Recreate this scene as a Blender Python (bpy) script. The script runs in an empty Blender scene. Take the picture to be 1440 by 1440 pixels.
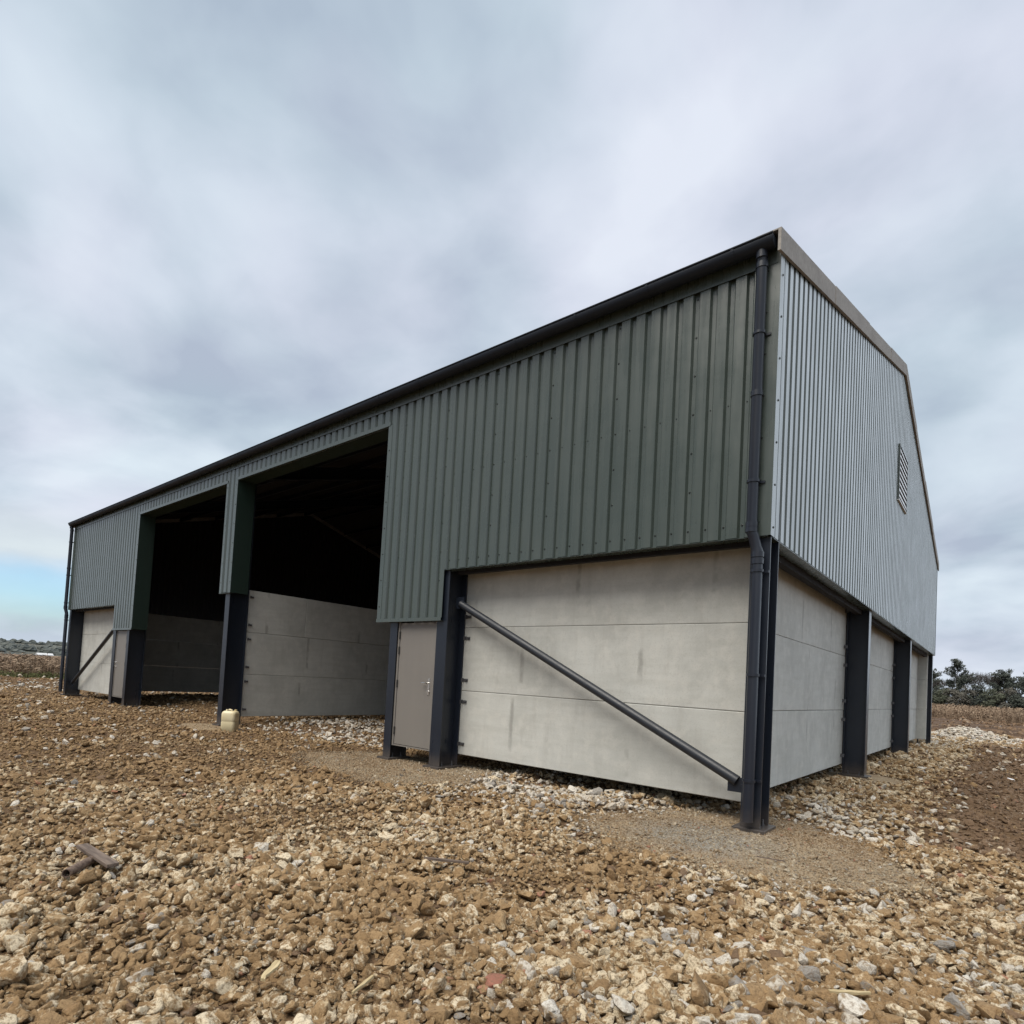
import bpy, bmesh, math, random
import numpy as np
from mathutils import Vector, Matrix, noise as mnoise
R = math.radians
scene = bpy.context.scene
col = scene.collection
random.seed(7); rng = np.random.default_rng(7)

# ------------------------------------------------------------------ camera
CAM = (1.893, -6.466, 1.409)
def cam_axes(yaw, pitch, roll):
    y, p, r = R(yaw), R(pitch), R(roll)
    fw = Vector((-math.sin(y)*math.cos(p), math.cos(y)*math.cos(p), math.sin(p)))
    rt = Vector((math.cos(y), math.sin(y), 0)); up = rt.cross(fw)
    c, s = math.cos(r), math.sin(r)
    return c*rt+s*up, -s*rt+c*up, fw
rt, up, fw = cam_axes(40.247, 2.194, 3.191)
cd = bpy.data.cameras.new('camera'); cam = bpy.data.objects.new('camera', cd); col.objects.link(cam)
M = Matrix((rt, up, -fw)).transposed().to_4x4(); M.translation = CAM
cam.matrix_world = M
cd.sensor_width = 36; cd.lens = 846.574*36/1440
cd.shift_x = 19.198/1440; cd.shift_y = 203.045/1440
cd.clip_start = 0.05; cd.clip_end = 6000
scene.camera = cam

# ------------------------------------------------------------------ light and sky
SUN_EL, SUN_AZ = 60, 187      # azimuth clockwise from +Y
sd = bpy.data.lights.new('sun', 'SUN'); sd.energy = 1.5; sd.angle = R(42); sd.color = (1.0, .94, .85)
sun = bpy.data.objects.new('sun', sd); col.objects.link(sun)
sdir = Vector((math.sin(R(SUN_AZ))*math.cos(R(SUN_EL)), math.cos(R(SUN_AZ))*math.cos(R(SUN_EL)), math.sin(R(SUN_EL))))
sun.rotation_euler = sdir.to_track_quat('Z', 'Y').to_euler()
scene.view_settings.view_transform = 'Standard'; scene.view_settings.look = 'None'
scene.view_settings.exposure = 1.47; scene.view_settings.gamma = 1.0

class NT:
    """tiny node-tree helper"""
    def __init__(s, nt): s.t = nt
    def n(s, typ, inp=None, **kw):
        nd = s.t.nodes.new(typ)
        for k, v in kw.items(): setattr(nd, k, v)
        for k, v in (inp or {}).items():
            sk = nd.inputs[k]
            if isinstance(v, bpy.types.NodeSocket): s.t.links.new(v, sk)
            else: sk.default_value = v
        return nd
    def math(s, op, a, b=0.0, c=None, clamp=False):
        d = {0: a, 1: b}
        if c is not None: d[2] = c
        return s.n('ShaderNodeMath', d, operation=op, use_clamp=clamp).outputs[0]
    def mix(s, f, a, b, bt='MIX'):
        nd = s.t.nodes.new('ShaderNodeMix'); nd.data_type = 'RGBA'; nd.blend_type = bt
        for i, v in ((0, f), (6, a), (7, b)):
            if isinstance(v, bpy.types.NodeSocket): s.t.links.new(v, nd.inputs[i])
            else: nd.inputs[i].default_value = v if i == 0 else (tuple(v)+(1,))[:4]
        return nd.outputs[2]
    def ramp(s, f, stops, interp='LINEAR'):
        nd = s.n('ShaderNodeValToRGB', {0: f}); cr = nd.color_ramp; cr.interpolation = interp
        while len(cr.elements) < len(stops): cr.elements.new(.5)
        for e, (p, c) in zip(cr.elements, stops):
            e.position = p; e.color = (c, c, c, 1) if not hasattr(c, '__len__') else tuple(c)+(1,)
        return nd.outputs[0]
    def noise(s, vec, scale, detail=4, rough=.55, out=0, dist=0):
        return s.n('ShaderNodeTexNoise', {'Vector': vec, 'Scale': scale, 'Detail': detail, 'Roughness': rough, 'Distortion': dist}).outputs[out]
    def sep(s, v): return s.n('ShaderNodeSeparateXYZ', {0: v}).outputs
    def comb(s, x, y, z): return s.n('ShaderNodeCombineXYZ', {0: x, 1: y, 2: z}).outputs[0]

w = bpy.data.worlds.new("World"); scene.world = w; w.use_nodes = True
w.node_tree.nodes.clear(); t = NT(w.node_tree)
gen = t.n('ShaderNodeTexCoord').outputs['Generated']
sky = t.n('ShaderNodeTexSky', sky_type='NISHITA')
sky.sun_disc = False; sky.sun_elevation = R(SUN_EL); sky.sun_rotation = R(SUN_AZ)
sky.air_density = 1.0; sky.dust_density = 1.5; sky.ozone_density = 1.5
x, y, z = t.sep(gen)
zc = t.math('MAXIMUM', z, 0.0)
den = t.math('ADD', zc, 0.28)
pv = t.comb(t.math('DIVIDE', x, den), t.math('DIVIDE', y, den), t.math('MULTIPLY', zc, .6))
warp = t.noise(pv, 1.3, 3, .5, out=1)
pw = t.n('ShaderNodeVectorMath', {0: pv, 1: t.n('ShaderNodeVectorMath', {0: warp, 'Scale': .35}, operation='SCALE').outputs[0]}, operation='ADD').outputs[0]
n1 = t.noise(pw, 1.9, 3.0, .50)
n2 = t.noise(pw, 5.2, 4, .55)
n3 = t.noise(pw, 1.6, 2, .5)
v = t.math('ADD', t.math('MULTIPLY', n1, .74), t.math('MULTIPLY', n2, .26))
# brighter low on the right, heavier towards upper left
v = t.math('ADD', v, t.math('MULTIPLY', x, .04))
def lobe(v, d, lo, amt):
    dd = t.n('ShaderNodeVectorMath', {0: gen, 1: Vector(d).normalized()}, operation='DOT_PRODUCT').outputs['Value']
    return t.math('ADD', v, t.math('MULTIPLY', t.ramp(dd, [(lo, 0), (1, 1)], 'EASE'), amt))
v = lobe(v, (-.63, .37, .68), .95, -.12)
v = lobe(v, (-.70, .22, .68), .975, .07)
v = lobe(v, (-.38, .66, .645), .92, .01)
v = lobe(v, (-.85, .33, .42), .92, .05)
v = lobe(v, (-.03, .87, .49), .92, .015)
cloud = t.ramp(v, [(.36, (.41, .465, .56)), (.45, (.50, .56, .645)), (.54, (.60, .65, .735)), (.66, (.70, .75, .82))])
hue = t.ramp(n3, [(.40, (.95, 1.005, 1.01)), (.60, (1.0, .99, 1.02))])
cloud = t.mix(1.0, cloud, hue, 'MULTIPLY')
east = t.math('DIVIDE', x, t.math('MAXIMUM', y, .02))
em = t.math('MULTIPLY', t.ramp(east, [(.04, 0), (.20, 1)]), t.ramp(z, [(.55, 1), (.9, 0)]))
cloud = t.mix(em, cloud, (1.16, 1.30, 1.46))  # unseen sky right of the view, brightened to add sheen on the gable
dim_sky = t.n('ShaderNodeVectorMath', {0: gen, 1: Vector((.50, -.82, .28)).normalized()}, operation='DOT_PRODUCT').outputs['Value']  # added dark sector of unseen sky, dims the light entering the bays
cloud = t.mix(1.0, cloud, t.ramp(t.math('MULTIPLY_ADD', dim_sky, .5, .5), [(.45, 1), (.80, .42)]), 'MULTIPLY')
# clear band low over the left horizon
az = t.n('ShaderNodeVectorMath', {0: gen, 1: (-.985, .17, 0)}, operation='DOT_PRODUCT').outputs['Value']
azm = t.ramp(az, [(.90, 0), (.975, 1)])
zz = t.math('ADD', z, t.math('MULTIPLY', t.math('SUBTRACT', t.noise(pv, 2.6, 4, .5), .5), .05))
bandm = t.ramp(zz, [(.030, 0), (.052, .8), (.085, 1), (.105, .9), (.13, 0)])
gap = t.math('MULTIPLY', t.math('MULTIPLY', azm, bandm), .9)
horiz = t.ramp(z, [(.0, 1), (.09, 0)])
cloud = t.mix(t.math('MULTIPLY', horiz, .55), cloud, (.62, .70, .77))
rim = t.math('MULTIPLY', azm, t.ramp(zz, [(.105, 0), (.135, .75), (.20, 0)]))
cloud = t.mix(rim, cloud, (.72, .80, .82))
skyc = t.mix(1.0, sky.outputs[0], (1.05, 1.30, 1.45), 'MULTIPLY')
cl10 = t.n('ShaderNodeVectorMath', {0: cloud, 'Scale': 8.0}, operation='SCALE').outputs[0]
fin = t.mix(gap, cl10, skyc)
fin = t.mix(t.math('LESS_THAN', z, -.02), fin, (1.6, 1.4, 1.1))
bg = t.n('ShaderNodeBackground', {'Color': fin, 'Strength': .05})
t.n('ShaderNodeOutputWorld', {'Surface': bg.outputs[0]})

# ------------------------------------------------------------------ materials
def mat(name, fn=None, base=(.5, .5, .5), rough=.5, metal=0, spec=.5):
    m = bpy.data.materials.new(name); m.use_nodes = True
    m.node_tree.nodes.clear(); t = NT(m.node_tree)
    b = t.n('ShaderNodeBsdfPrincipled', {'Base Color': tuple(base)+(1,), 'Roughness': rough, 'Metallic': metal, 'Specular IOR Level': spec})
    t.n('ShaderNodeOutputMaterial', {'Surface': b.outputs[0]})
    t.L = lambda a, k: t.t.links.new(a, b.inputs[k])
    t.b = b
    if fn: fn(t)
    return m
def opos(t): return t.n('ShaderNodeNewGeometry').outputs['Position']
def bump(t, h, strength, dist, normal=None):
    d = {'Height': h, 'Strength': strength, 'Distance': dist}
    if normal is not None: d['Normal'] = normal
    return t.n('ShaderNodeBump', d).outputs[0]

def paint(base, dirt=(.23, .19, .14), rough=.42, var=.10, low=0.0, ior=1.5):
    def f(t):
        t.b.inputs['IOR'].default_value = ior
        p = opos(t); xs = t.sep(p)
        streak = t.noise(t.comb(t.math('MULTIPLY', xs[0], 9), t.math('MULTIPLY', xs[1], 9), t.math('MULTIPLY', xs[2], .6)), 1.0, 4, .6)
        blot = t.noise(p, 1.4, 4, .6)
        k = t.math('ADD', t.math('MULTIPLY', streak, .6), t.math('MULTIPLY', blot, .4))
        d = t.ramp(k, [(.40, 0), (.72, 1)])
        c = t.mix(t.math('MULTIPLY', d, var), base, dirt)
        if low:   # splashed mud near the ground
            lo = t.n('ShaderNodeMapRange', {0: t.math('ADD', xs[2], t.math('MULTIPLY', t.noise(p, 9, 4, .6), -.22)), 1: .14, 2: -.08, 3: 0., 4: low}).outputs[0]
            c = t.mix(lo, c, (.27, .21, .15))
        t.L(c, 'Base Color')
        t.L(t.n('ShaderNodeMapRange', {0: k, 1: .3, 2: .7, 3: rough-.06, 4: rough+.14}).outputs[0], 'Roughness')
        t.L(bump(t, t.noise(p, 2.5, 2, .5), .25, .012), 'Normal')
    return f
m_green = mat('green_cladding_coat', paint((.048, .064, .056), (.09, .11, .095), .24, .20, 0, 1.85))
m_greenflash = mat('green_flashing_coat', paint((.049, .065, .057), (.09, .11, .095), .24, .25, 0, 1.85))
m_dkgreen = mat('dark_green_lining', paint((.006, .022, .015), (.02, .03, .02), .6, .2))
m_back_shade = mat('sheet_back_shade', base=(.022, .023, .025), rough=.7)  # interior darkness put into the colour of the sheet backs
m_screw = mat('screw_cap', base=(.014, .020, .018), rough=.4)
m_steel = mat('anthracite_steel_paint', paint((.013, .018, .029), (.07, .068, .065), .30, .08, .22))
m_steel2 = mat('brace_paint', paint((.016, .020, .028), (.06, .06, .06), .42, .15))
m_pvc = mat('anthracite_pipe', paint((.012, .016, .027), (.05, .05, .05), .30, .10, .12))
m_gutter = mat('gutter_paint', paint((.012, .018, .030), (.02, .02, .02), .55, .2), spec=.3)
m_galv = mat('galvanised', base=(.13, .13, .14), rough=.5, metal=.6)
m_chrome = mat('satin_metal', base=(.75, .74, .72), rough=.22, metal=1)
m_door = mat('taupe_door_paint', paint((.185, .172, .158), (.26, .24, .21), .42, .18, .25))
m_hinge = mat('hinge_steel', base=(.03, .028, .026), rough=.5)
m_white = mat('white_louvre_paint', base=(.70, .72, .74), rough=.4)
m_shade = mat('shade_black', base=(.008, .008, .01), rough=.9)  # near-black colour standing in for shade, in the vent and on the rails
def f_fc(t):
    p = opos(t)
    n = t.noise(p, 22, 5, .65); n2 = t.noise(p, 2.2, 4, .6)
    c = t.mix(t.ramp(n, [(.35, 0), (.65, 1)]), (.27, .255, .235), (.36, .34, .315))
    c = t.mix(t.math('MULTIPLY', t.ramp(n2, [(.45, 0), (.7, 1)]), .5), c, (.20, .185, .17))
    t.L(c, 'Base Color'); t.L(bump(t, n, .3, .004), 'Normal')
m_fibre = mat('fibre_cement', f_fc, rough=.85)
m_roofin = mat('roof_sheet', base=(.03, .03, .033), rough=.85)

def f_conc(t):
    p = opos(t); xs = t.sep(p)
    info = t.n('ShaderNodeObjectInfo').outputs['Random']
    off = t.n('ShaderNodeVectorMath', {0: p, 1: t.comb(t.math('MULTIPLY', info, 37), t.math('MULTIPLY', info, 11), t.math('MULTIPLY', info, 23))}, operation='ADD').outputs[0]
    ox, oy, oz = t.sep(off)
    cloudy = t.noise(off, 1.1, 5, .62, dist=.5)
    mid = t.noise(off, 5.5, 5, .62)
    fine = t.noise(off, 60, 4, .7)
    horizontal = t.noise(t.comb(t.math('MULTIPLY', ox, .8), t.math('MULTIPLY', oy, .8), t.math('MULTIPLY', oz, 7)), 1.6, 4, .6)
    vert = t.noise(t.comb(t.math('MULTIPLY', ox, 7), t.math('MULTIPLY', oy, 7), t.math('MULTIPLY', oz, .9)), 1.0, 5, .65)
    c = t.mix(t.ramp(cloudy, [(.33, 0), (.62, 1)]), (.435, .440, .415), (.545, .550, .520))
    c = t.mix(t.math('MULTIPLY', t.ramp(horizontal, [(.42, 0), (.66, 1)]), .36), c, (.40, .40, .365))
    c = t.mix(t.math('MULTIPLY', t.ramp(vert, [(.53, 0), (.68, 1)]), .24), c, (.34, .33, .30))
    c = t.mix(t.math('MULTIPLY', t.ramp(vert, [(.28, 1), (.40, 0)]), .35), c, (.58, .565, .52))
    c = t.mix(t.math('MULTIPLY', t.ramp(mid, [(.50, 0), (.66, 1)]), .36), c, (.62, .61, .565))
    c = t.mix(t.math('MULTIPLY', t.ramp(fine, [(.36, 1), (.46, 0)]), .22), c, (.25, .24, .21))
    # a few dark formwork streaks, each with its own place and short length
    sx = t.math('ADD', ox, t.math('ADD', oy, t.math('MULTIPLY', t.math('SUBTRACT', mid, .5), .06)))
    fr = t.math('ABSOLUTE', t.math('SUBTRACT', t.math('FRACT', t.math('MULTIPLY', sx, .53)), .5))
    ln = t.ramp(fr, [(.0, 1), (.012, .8), (.024, 0)])
    seg = t.ramp(t.noise(off, 1.9, 3, .6), [(.50, 0), (.60, 1)])
    c = t.mix(t.math('MULTIPLY', t.math('MULTIPLY', ln, seg), .55), c, (.20, .195, .18))
    pin = t.n('ShaderNodeTexVoronoi', {'Vector': off, 'Scale': 26.0, 'Randomness': 1.0}).outputs['Distance']
    c = t.mix(t.math('MULTIPLY', t.math('MULTIPLY', t.ramp(pin, [(.05, 1), (.09, 0)]), t.ramp(mid, [(.52, 0), (.58, 1)])), .6), c, (.14, .135, .12))
    c = t.mix(t.math('MULTIPLY', t.math('SUBTRACT', info, .5), .14), c, (.30, .30, .28))
    t.L(c, 'Base Color')
    t.L(t.ramp(mid, [(.3, .8), (.7, .62)]), 'Roughness')
    h = t.math('ADD', t.math('MULTIPLY', fine, .25), mid)
    t.L(bump(t, h, .35, .006), 'Normal')
m_conc = mat('precast_concrete', f_conc, rough=.75, spec=.35)

def f_soil(t):
    p = opos(t); xs = t.sep(p)
    a = t.noise(p, .22, 5, .6); b = t.noise(p, 3.5, 6, .68); cc = t.noise(p, 26, 6, .72)
    vor = t.n('ShaderNodeTexVoronoi', {'Vector': t.n('ShaderNodeVectorMath', {0: p, 1: t.noise(p, 8, 2, .5, out=1)}, operation='ADD').outputs[0], 'Scale': 16.0, 'Randomness': 1.0})
    c = t.mix(t.ramp(b, [(.35, 0), (.68, 1)]), (.085, .051, .025), (.25, .160, .083))
    c = t.mix(t.ramp(a, [(.40, 0), (.66, .65)]), c, (.20, .125, .07))
    c = t.mix(t.math('MULTIPLY', t.ramp(cc, [(.55, 0), (.72, 1)]), .55), c, (.40, .33, .24))
    c = t.mix(t.math('MULTIPLY', t.ramp(vor.outputs['Distance'], [(.0, 0), (.5, 1)]), .35), c, (.12, .075, .045))
    # field beyond the yard
    yy = t.math('ADD', xs[1], t.math('MULTIPLY', t.math('SUBTRACT', a, .5), 6))
    fld = t.math('MULTIPLY', t.ramp(t.math('DIVIDE', yy, 100), [(.26, 0), (.30, 1)]), 1.0)
    c = t.mix(t.math('MULTIPLY', fld, .8), c, t.mix(t.ramp(t.noise(p, .9, 6, .7), [(.35, 0), (.65, 1)]), (.058, .035, .023), (.125, .080, .052)))
    t.L(c, 'Base Color')
    h = t.math('ADD', t.math('MULTIPLY', b, 1.0), t.math('ADD', t.math('MULTIPLY', cc, .3), t.math('MULTIPLY', vor.outputs['Distance'], -.4)))
    t.L(bump(t, h, .9, .05), 'Normal')
m_soil = mat('muddy_hardcore', f_soil, rough=.9, spec=.2)

def f_patch(t):
    p = opos(t)
    b = t.noise(p, 2.4, 5, .65); cc = t.noise(p, 70, 5, .75); q = t.noise(p, 22, 4, .7)
    c = t.mix(t.ramp(b, [(.36, 0), (.62, 1)]), (.225, .148, .076), (.305, .225, .135))
    c = t.mix(t.math('MULTIPLY', t.ramp(cc, [(.50, 0), (.62, 1)]), .55), c, (.52, .46, .37))
    c = t.mix(t.math('MULTIPLY', t.ramp(cc, [(.36, 1), (.46, 0)]), .6), c, (.12, .09, .06))
    c = t.mix(t.math('MULTIPLY', t.ramp(q, [(.5, 0), (.68, 1)]), .45), c, (.30, .25, .19))
    foot = t.n('ShaderNodeVectorMath', {0: t.n('ShaderNodeVectorMath', {0: p, 1: t.comb(.35, .55, 0)}, operation='ADD').outputs[0], 1: (0, 0, 0)}, operation='DISTANCE').outputs['Value']
    fm = t.ramp(t.math('ADD', foot, t.math('MULTIPLY', t.math('SUBTRACT', b, .5), 1.6)), [(.35, 1), (.85, 0)])
    c = t.mix(t.math('MULTIPLY', fm, .75), c, t.mix(t.ramp(cc, [(.42, 0), (.58, 1)]), (.135, .13, .115), (.33, .32, .29)))
    t.L(c, 'Base Color')
    t.L(bump(t, t.math('ADD', cc, q), .9, .012), 'Normal')
m_patch = mat('sandy_grit', f_patch, rough=.9, spec=.2)

def stone_mat(name, muds, pale, palecut, grey=.08, pr=(.42, .60)):
    def f(t):
        tc = t.n('ShaderNodeTexCoord').outputs['Object']
        rnd = t.n('ShaderNodeObjectInfo').outputs['Random']
        wp = opos(t)
        oo = t.n('ShaderNodeVectorMath', {0: tc, 1: t.comb(t.math('MULTIPLY', rnd, 91), t.math('MULTIPLY', rnd, 53), t.math('MULTIPLY', rnd, 17))}, operation='ADD').outputs[0]
        zone = t.noise(wp, .55, 4, .6)
        n = t.noise(oo, 2.6, 4, .62); f2 = t.noise(oo, 9, 5, .7); f3 = t.noise(wp, 60, 4, .7)
        r2 = t.math('FRACT', t.math('MULTIPLY', rnd, 17.31)); r3 = t.math('FRACT', t.math('MULTIPLY', rnd, 71.7))
        mud = t.mix(r2, muds[0], muds[1])
        mud = t.mix(t.math('MULTIPLY', f2, .45), mud, muds[2])
        pl = t.mix(r3, pale[0], pale[1])
        pl = t.mix(t.math('MULTIPLY', t.math('GREATER_THAN', r2, 1-grey), .8), pl, (.20, .19, .18))
        pl = t.mix(t.math('MULTIPLY', t.math('GREATER_THAN', r3, .993), .8), pl, (.36, .12, .07))
        k = t.math('ADD', n, t.math('ADD', t.math('MULTIPLY', t.math('SUBTRACT', r3, .5), .17), t.math('MULTIPLY', t.math('SUBTRACT', zone, .5), .75)))
        k = t.math('ADD', k, palecut)
        msk = t.ramp(t.math('ADD', k, t.math('MULTIPLY', t.math('SUBTRACT', f2, .5), .35)), [(pr[0], 0), (pr[1], 1)])
        c = t.mix(msk, mud, pl)
        c = t.mix(t.math('MULTIPLY', t.ramp(f3, [(.36, 1), (.5, 0)]), .5), c, muds[2])
        c = t.mix(t.math('MULTIPLY', t.ramp(f2, [(.36, 1), (.48, 0)]), .55), c, muds[2])
        t.L(c, 'Base Color')
        t.L(bump(t, t.math('ADD', f2, t.math('MULTIPLY', f3, .6)), .8, .016), 'Normal')
    return mat(name, f, rough=.85, spec=.25)
MUDS = ((.32, .205, .100), (.45, .305, .162), (.105, .062, .030))
m_stone = stone_mat('muddy_limestone', MUDS, ((.52, .41, .26), (.70, .60, .44)), -.03, .035, (.44, .56))
m_stone_t = stone_mat('mud_coated_stone', ((.30, .193, .097), (.405, .275, .146), (.110, .066, .033)), ((.46, .36, .22), (.58, .48, .33)), -.15, .04, (.45, .57))
m_stone_w = stone_mat('pale_limestone', ((.29, .21, .125), (.36, .275, .18), (.19, .13, .08)), ((.50, .45, .37), (.68, .645, .58)), .10, .16, (.42, .56))
m_stone_m = stone_mat('earthy_stone', ((.180, .115, .068), (.245, .165, .104), (.095, .06, .037)), ((.40, .32, .23), (.50, .43, .34)), -.20)
m_grit = stone_mat('grit', ((.24, .155, .082), (.33, .235, .14), (.13, .085, .05)), ((.36, .30, .21), (.50, .44, .34)), -.02, .12)

# ------------------------------------------------------------------ mesh helpers
class MB:
    def __init__(s): s.v = []; s.f = []; s.mi = []; s.sm = []
    def add(s, vs, fs, mi=0, smooth=False):
        o = len(s.v); s.v += [tuple(v) for v in vs]
        for f in fs: s.f.append(tuple(i+o for i in f)); s.mi.append(mi); s.sm.append(smooth)
        return s
    def box(s, x0, x1, y0, y1, z0, z1, mi=0):
        x0, x1 = min(x0, x1), max(x0, x1); y0, y1 = min(y0, y1), max(y0, y1)
        vs = [(x, y, z) for z in (z0, z1) for y in (y0, y1) for x in (x0, x1)]
        return s.add(vs, [(0, 2, 3, 1), (4, 5, 7, 6), (0, 1, 5, 4), (2, 6, 7, 3), (0, 4, 6, 2), (1, 3, 7, 5)], mi)
    def hexa(s, p, mi=0):   # 8 points, box order
        return s.add(p, [(0, 2, 3, 1), (4, 5, 7, 6), (0, 1, 5, 4), (2, 6, 7, 3), (0, 4, 6, 2), (1, 3, 7, 5)], mi)
    def tube(s, a, b, r0, r1=None, n=16, mi=0, cap=True, smooth=True):
        a, b = Vector(a), Vector(b); r1 = r0 if r1 is None else r1
        d = (b-a).normalized(); u = d.orthogonal().normalized(); w_ = d.cross(u)
        vs = []
        for c, r in ((a, r0), (b, r1)):
            for i in range(n):
                an = 2*math.pi*i/n; vs.append(c+u*(r*math.cos(an))+w_*(r*math.sin(an)))
        fs = [(i, (i+1) % n, n+(i+1) % n, n+i) for i in range(n)]
        s.add(vs, fs, mi, smooth)
        if cap: s.add(vs, [tuple(range(n-1, -1, -1)), tuple(range(n, 2*n))], mi)
        return s
    def path(s, pts, r, n=14, mi=0):
        """smooth tube along points with mitred joints"""
        P = [Vector(p) for p in pts]; rings = []
        ref = Vector((1, 0, 0))
        for i, p in enumerate(P):
            if i == 0: d = P[1]-P[0]
            elif i == len(P)-1: d = P[-1]-P[-2]
            else: d = (P[i]-P[i-1]).normalized()+(P[i+1]-P[i]).normalized()
            d.normalize(); u = (ref-d*ref.dot(d)).normalized(); w_ = d.cross(u)
            rings.append([p+u*(r*math.cos(2*math.pi*k/n))+w_*(r*math.sin(2*math.pi*k/n)) for k in range(n)])
        vs = [q for rg in rings for q in rg]
        fs = [(i*n+k, i*n+(k+1) % n, (i+1)*n+(k+1) % n, (i+1)*n+k) for i in range(len(P)-1) for k in range(n)]
        return s.add(vs, fs, mi, True)
    def prism(s, pts, off, mi=0):
        n = len(pts); off = Vector(off); a = [Vector(p) for p in pts]; b = [p+off for p in a]
        return s.add(a+b, [tuple(range(n-1, -1, -1)), tuple(range(n, 2*n))]+[(i, (i+1) % n, n+(i+1) % n, n+i) for i in range(n)], mi)
    def screw(s, p, axis, r=.0135, h=.008, mi=1):
        p = Vector(p); d = Vector(axis)
        s.tube(p, p+d*h, r, r*.65, 6, mi)
    def build(s, name, mats, parent=None, bevel=0, recalc=True):
        me = bpy.data.meshes.new(name); me.from_pydata(s.v, [], s.f)
        if not isinstance(mats, (list, tuple)): mats = [mats]
        for m in mats: me.materials.append(m)
        me.polygons.foreach_set('material_index', [min(i, len(mats)-1) for i in s.mi])
        me.polygons.foreach_set('use_smooth', s.sm)
        if recalc:
            bm = bmesh.new(); bm.from_mesh(me); bmesh.ops.recalc_face_normals(bm, faces=bm.faces); bm.to_mesh(me); bm.free()
        me.update()
        o = bpy.data.objects.new(name, me); col.objects.link(o)
        if parent is not None:
            o.parent = parent
            r_ = parent
            off = Vector((0, 0, 0))
            while r_ is not None: off += r_.location; r_ = r_.parent
            me.transform(Matrix.Translation(-off))
        if bevel:
            b = o.modifiers.new('bevel', 'BEVEL'); b.width = bevel; b.segments = 2; b.limit_method = 'ANGLE'; b.angle_limit = R(40)
        return o
def tag(o, label=None, cat=None, group=None, kind=None):
    for k, v in (('label', label), ('category', cat), ('group', group), ('kind', kind)):
        if v: o[k] = v
    return o
def empty(name, loc=(0, 0, 0)):
    o = bpy.data.objects.new(name, None); col.objects.link(o); o.location = loc; o.empty_display_size = .3
    return o

# ------------------------------------------------------------------ ground
L, W = 24.0, 18.9
def sstep(a, b, x):
    t_ = np.clip((x-a)/(b-a), 0, 1); return t_*t_*(3-2*t_)
_K = []
_r = np.random.default_rng(3)
for fr, am in ((.35, .016), (.9, .012), (2.1, .008), (4.3, .006), (8.5, .004)):
    for _ in range(4):
        a = _r.uniform(0, 2*np.pi); _K.append((fr*np.cos(a)*_r.uniform(.7, 1.3), fr*np.sin(a)*_r.uniform(.7, 1.3), _r.uniform(0, 6.28), am))
PATCH = [(-.05, -.42, 1.55, 1.42), (-5.25, -.35, 1.85, 1.25), (-11.8, -.25, .9, .55), (-.1, 6.35, .75, .75)]
def patchmask(x, y, grow=1.0, e0=.92, e1=1.06):
    m = np.zeros_like(x)
    for cx, cy, rx, ry in PATCH:
        rx, ry = rx*grow, ry*grow
        a = np.arctan2(y-cy, x-cx)
        d = np.hypot((x-cx)/rx, (y-cy)/ry)*(1+.07*np.sin(3*a+cx)+.05*np.sin(7*a+cy)+.03*np.sin(13*a))
        m = np.maximum(m, 1-sstep(e0, e1, d))
    return m
def hgt(x, y):
    x = np.asarray(x, float); y = np.asarray(y, float)
    h = sum(am*np.sin(2*np.pi*(kx*x+ky*y)/2+ph) for kx, ky, ph, am in _K)
    h = h*(1-patchmask(x, y)) - .012
    # rubble heap beyond the far corner
    hp = .46*np.exp(-(((x-.55)/.95)**2+((y-25.2)/1.6)**2))+.16*np.exp(-(((x-2.2)/1.1)**2+((y-24.6)/1.2)**2))
    # inside the barn the fill is a little higher
    ins = sstep(.8, 2.5, y)*(1-sstep(17, 18, y))*sstep(-23.4, -22.5, x)*(1-sstep(-1.4, -.6, x))
    # berm of spoil at the yard edge on the left, furrowed soil at the far right
    lf = .35*np.exp(-((x+31.5)/1.3)**2)*(1-sstep(6, 12, y))
    fur = sstep(27, 31, y)*(.13*np.sin(y*.8+.5*np.sin(x*.3))+.09*np.sin(y*1.7+x*.25))*(1-sstep(80, 140, y))
    # ground sinks slightly towards the far front corner, white stones ridge under the front wall
    return h+hp+.10*ins+lf+fur
def axis_(lo, hi, step, far):
    a = list(np.arange(lo, hi, step)); s_ = step; x = a[-1]
    while x < far: s_ *= 1.22; x += s_; a.append(x)
    s_ = step; x = lo
    pre = []
    while x > -far: s_ *= 1.22; x -= s_; pre.append(x)
    return np.array(pre[::-1]+a)
gx = axis_(-33, 5, .13, 2600); gy = axis_(-8, 32, .13, 2600)
X, Y = np.meshgrid(gx, gy); Z = hgt(X, Y)
def grid_obj(name, X, Y, Z, m, smooth=True):
    ny, nx = X.shape
    me = bpy.data.meshes.new(name)
    me.vertices.add(nx*ny); me.vertices.foreach_set('co', np.stack([X, Y, Z], -1).ravel())
    i = np.arange(nx*ny).reshape(ny, nx)
    q = np.stack([i[:-1, :-1], i[:-1, 1:], i[1:, 1:], i[1:, :-1]], -1).reshape(-1, 4)
    me.loops.add(q.size); me.loops.foreach_set('vertex_index', q.ravel())
    me.polygons.add(len(q)); me.polygons.foreach_set('loop_start', np.arange(len(q))*4)
    me.polygons.foreach_set('use_smooth', [smooth]*len(q))
    me.update(calc_edges=True); me.materials.append(m)
    o = bpy.data.objects.new(name, me); col.objects.link(o); return o
ground = grid_obj('ground', X, Y, Z, m_soil); tag(ground, kind='structure')

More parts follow.
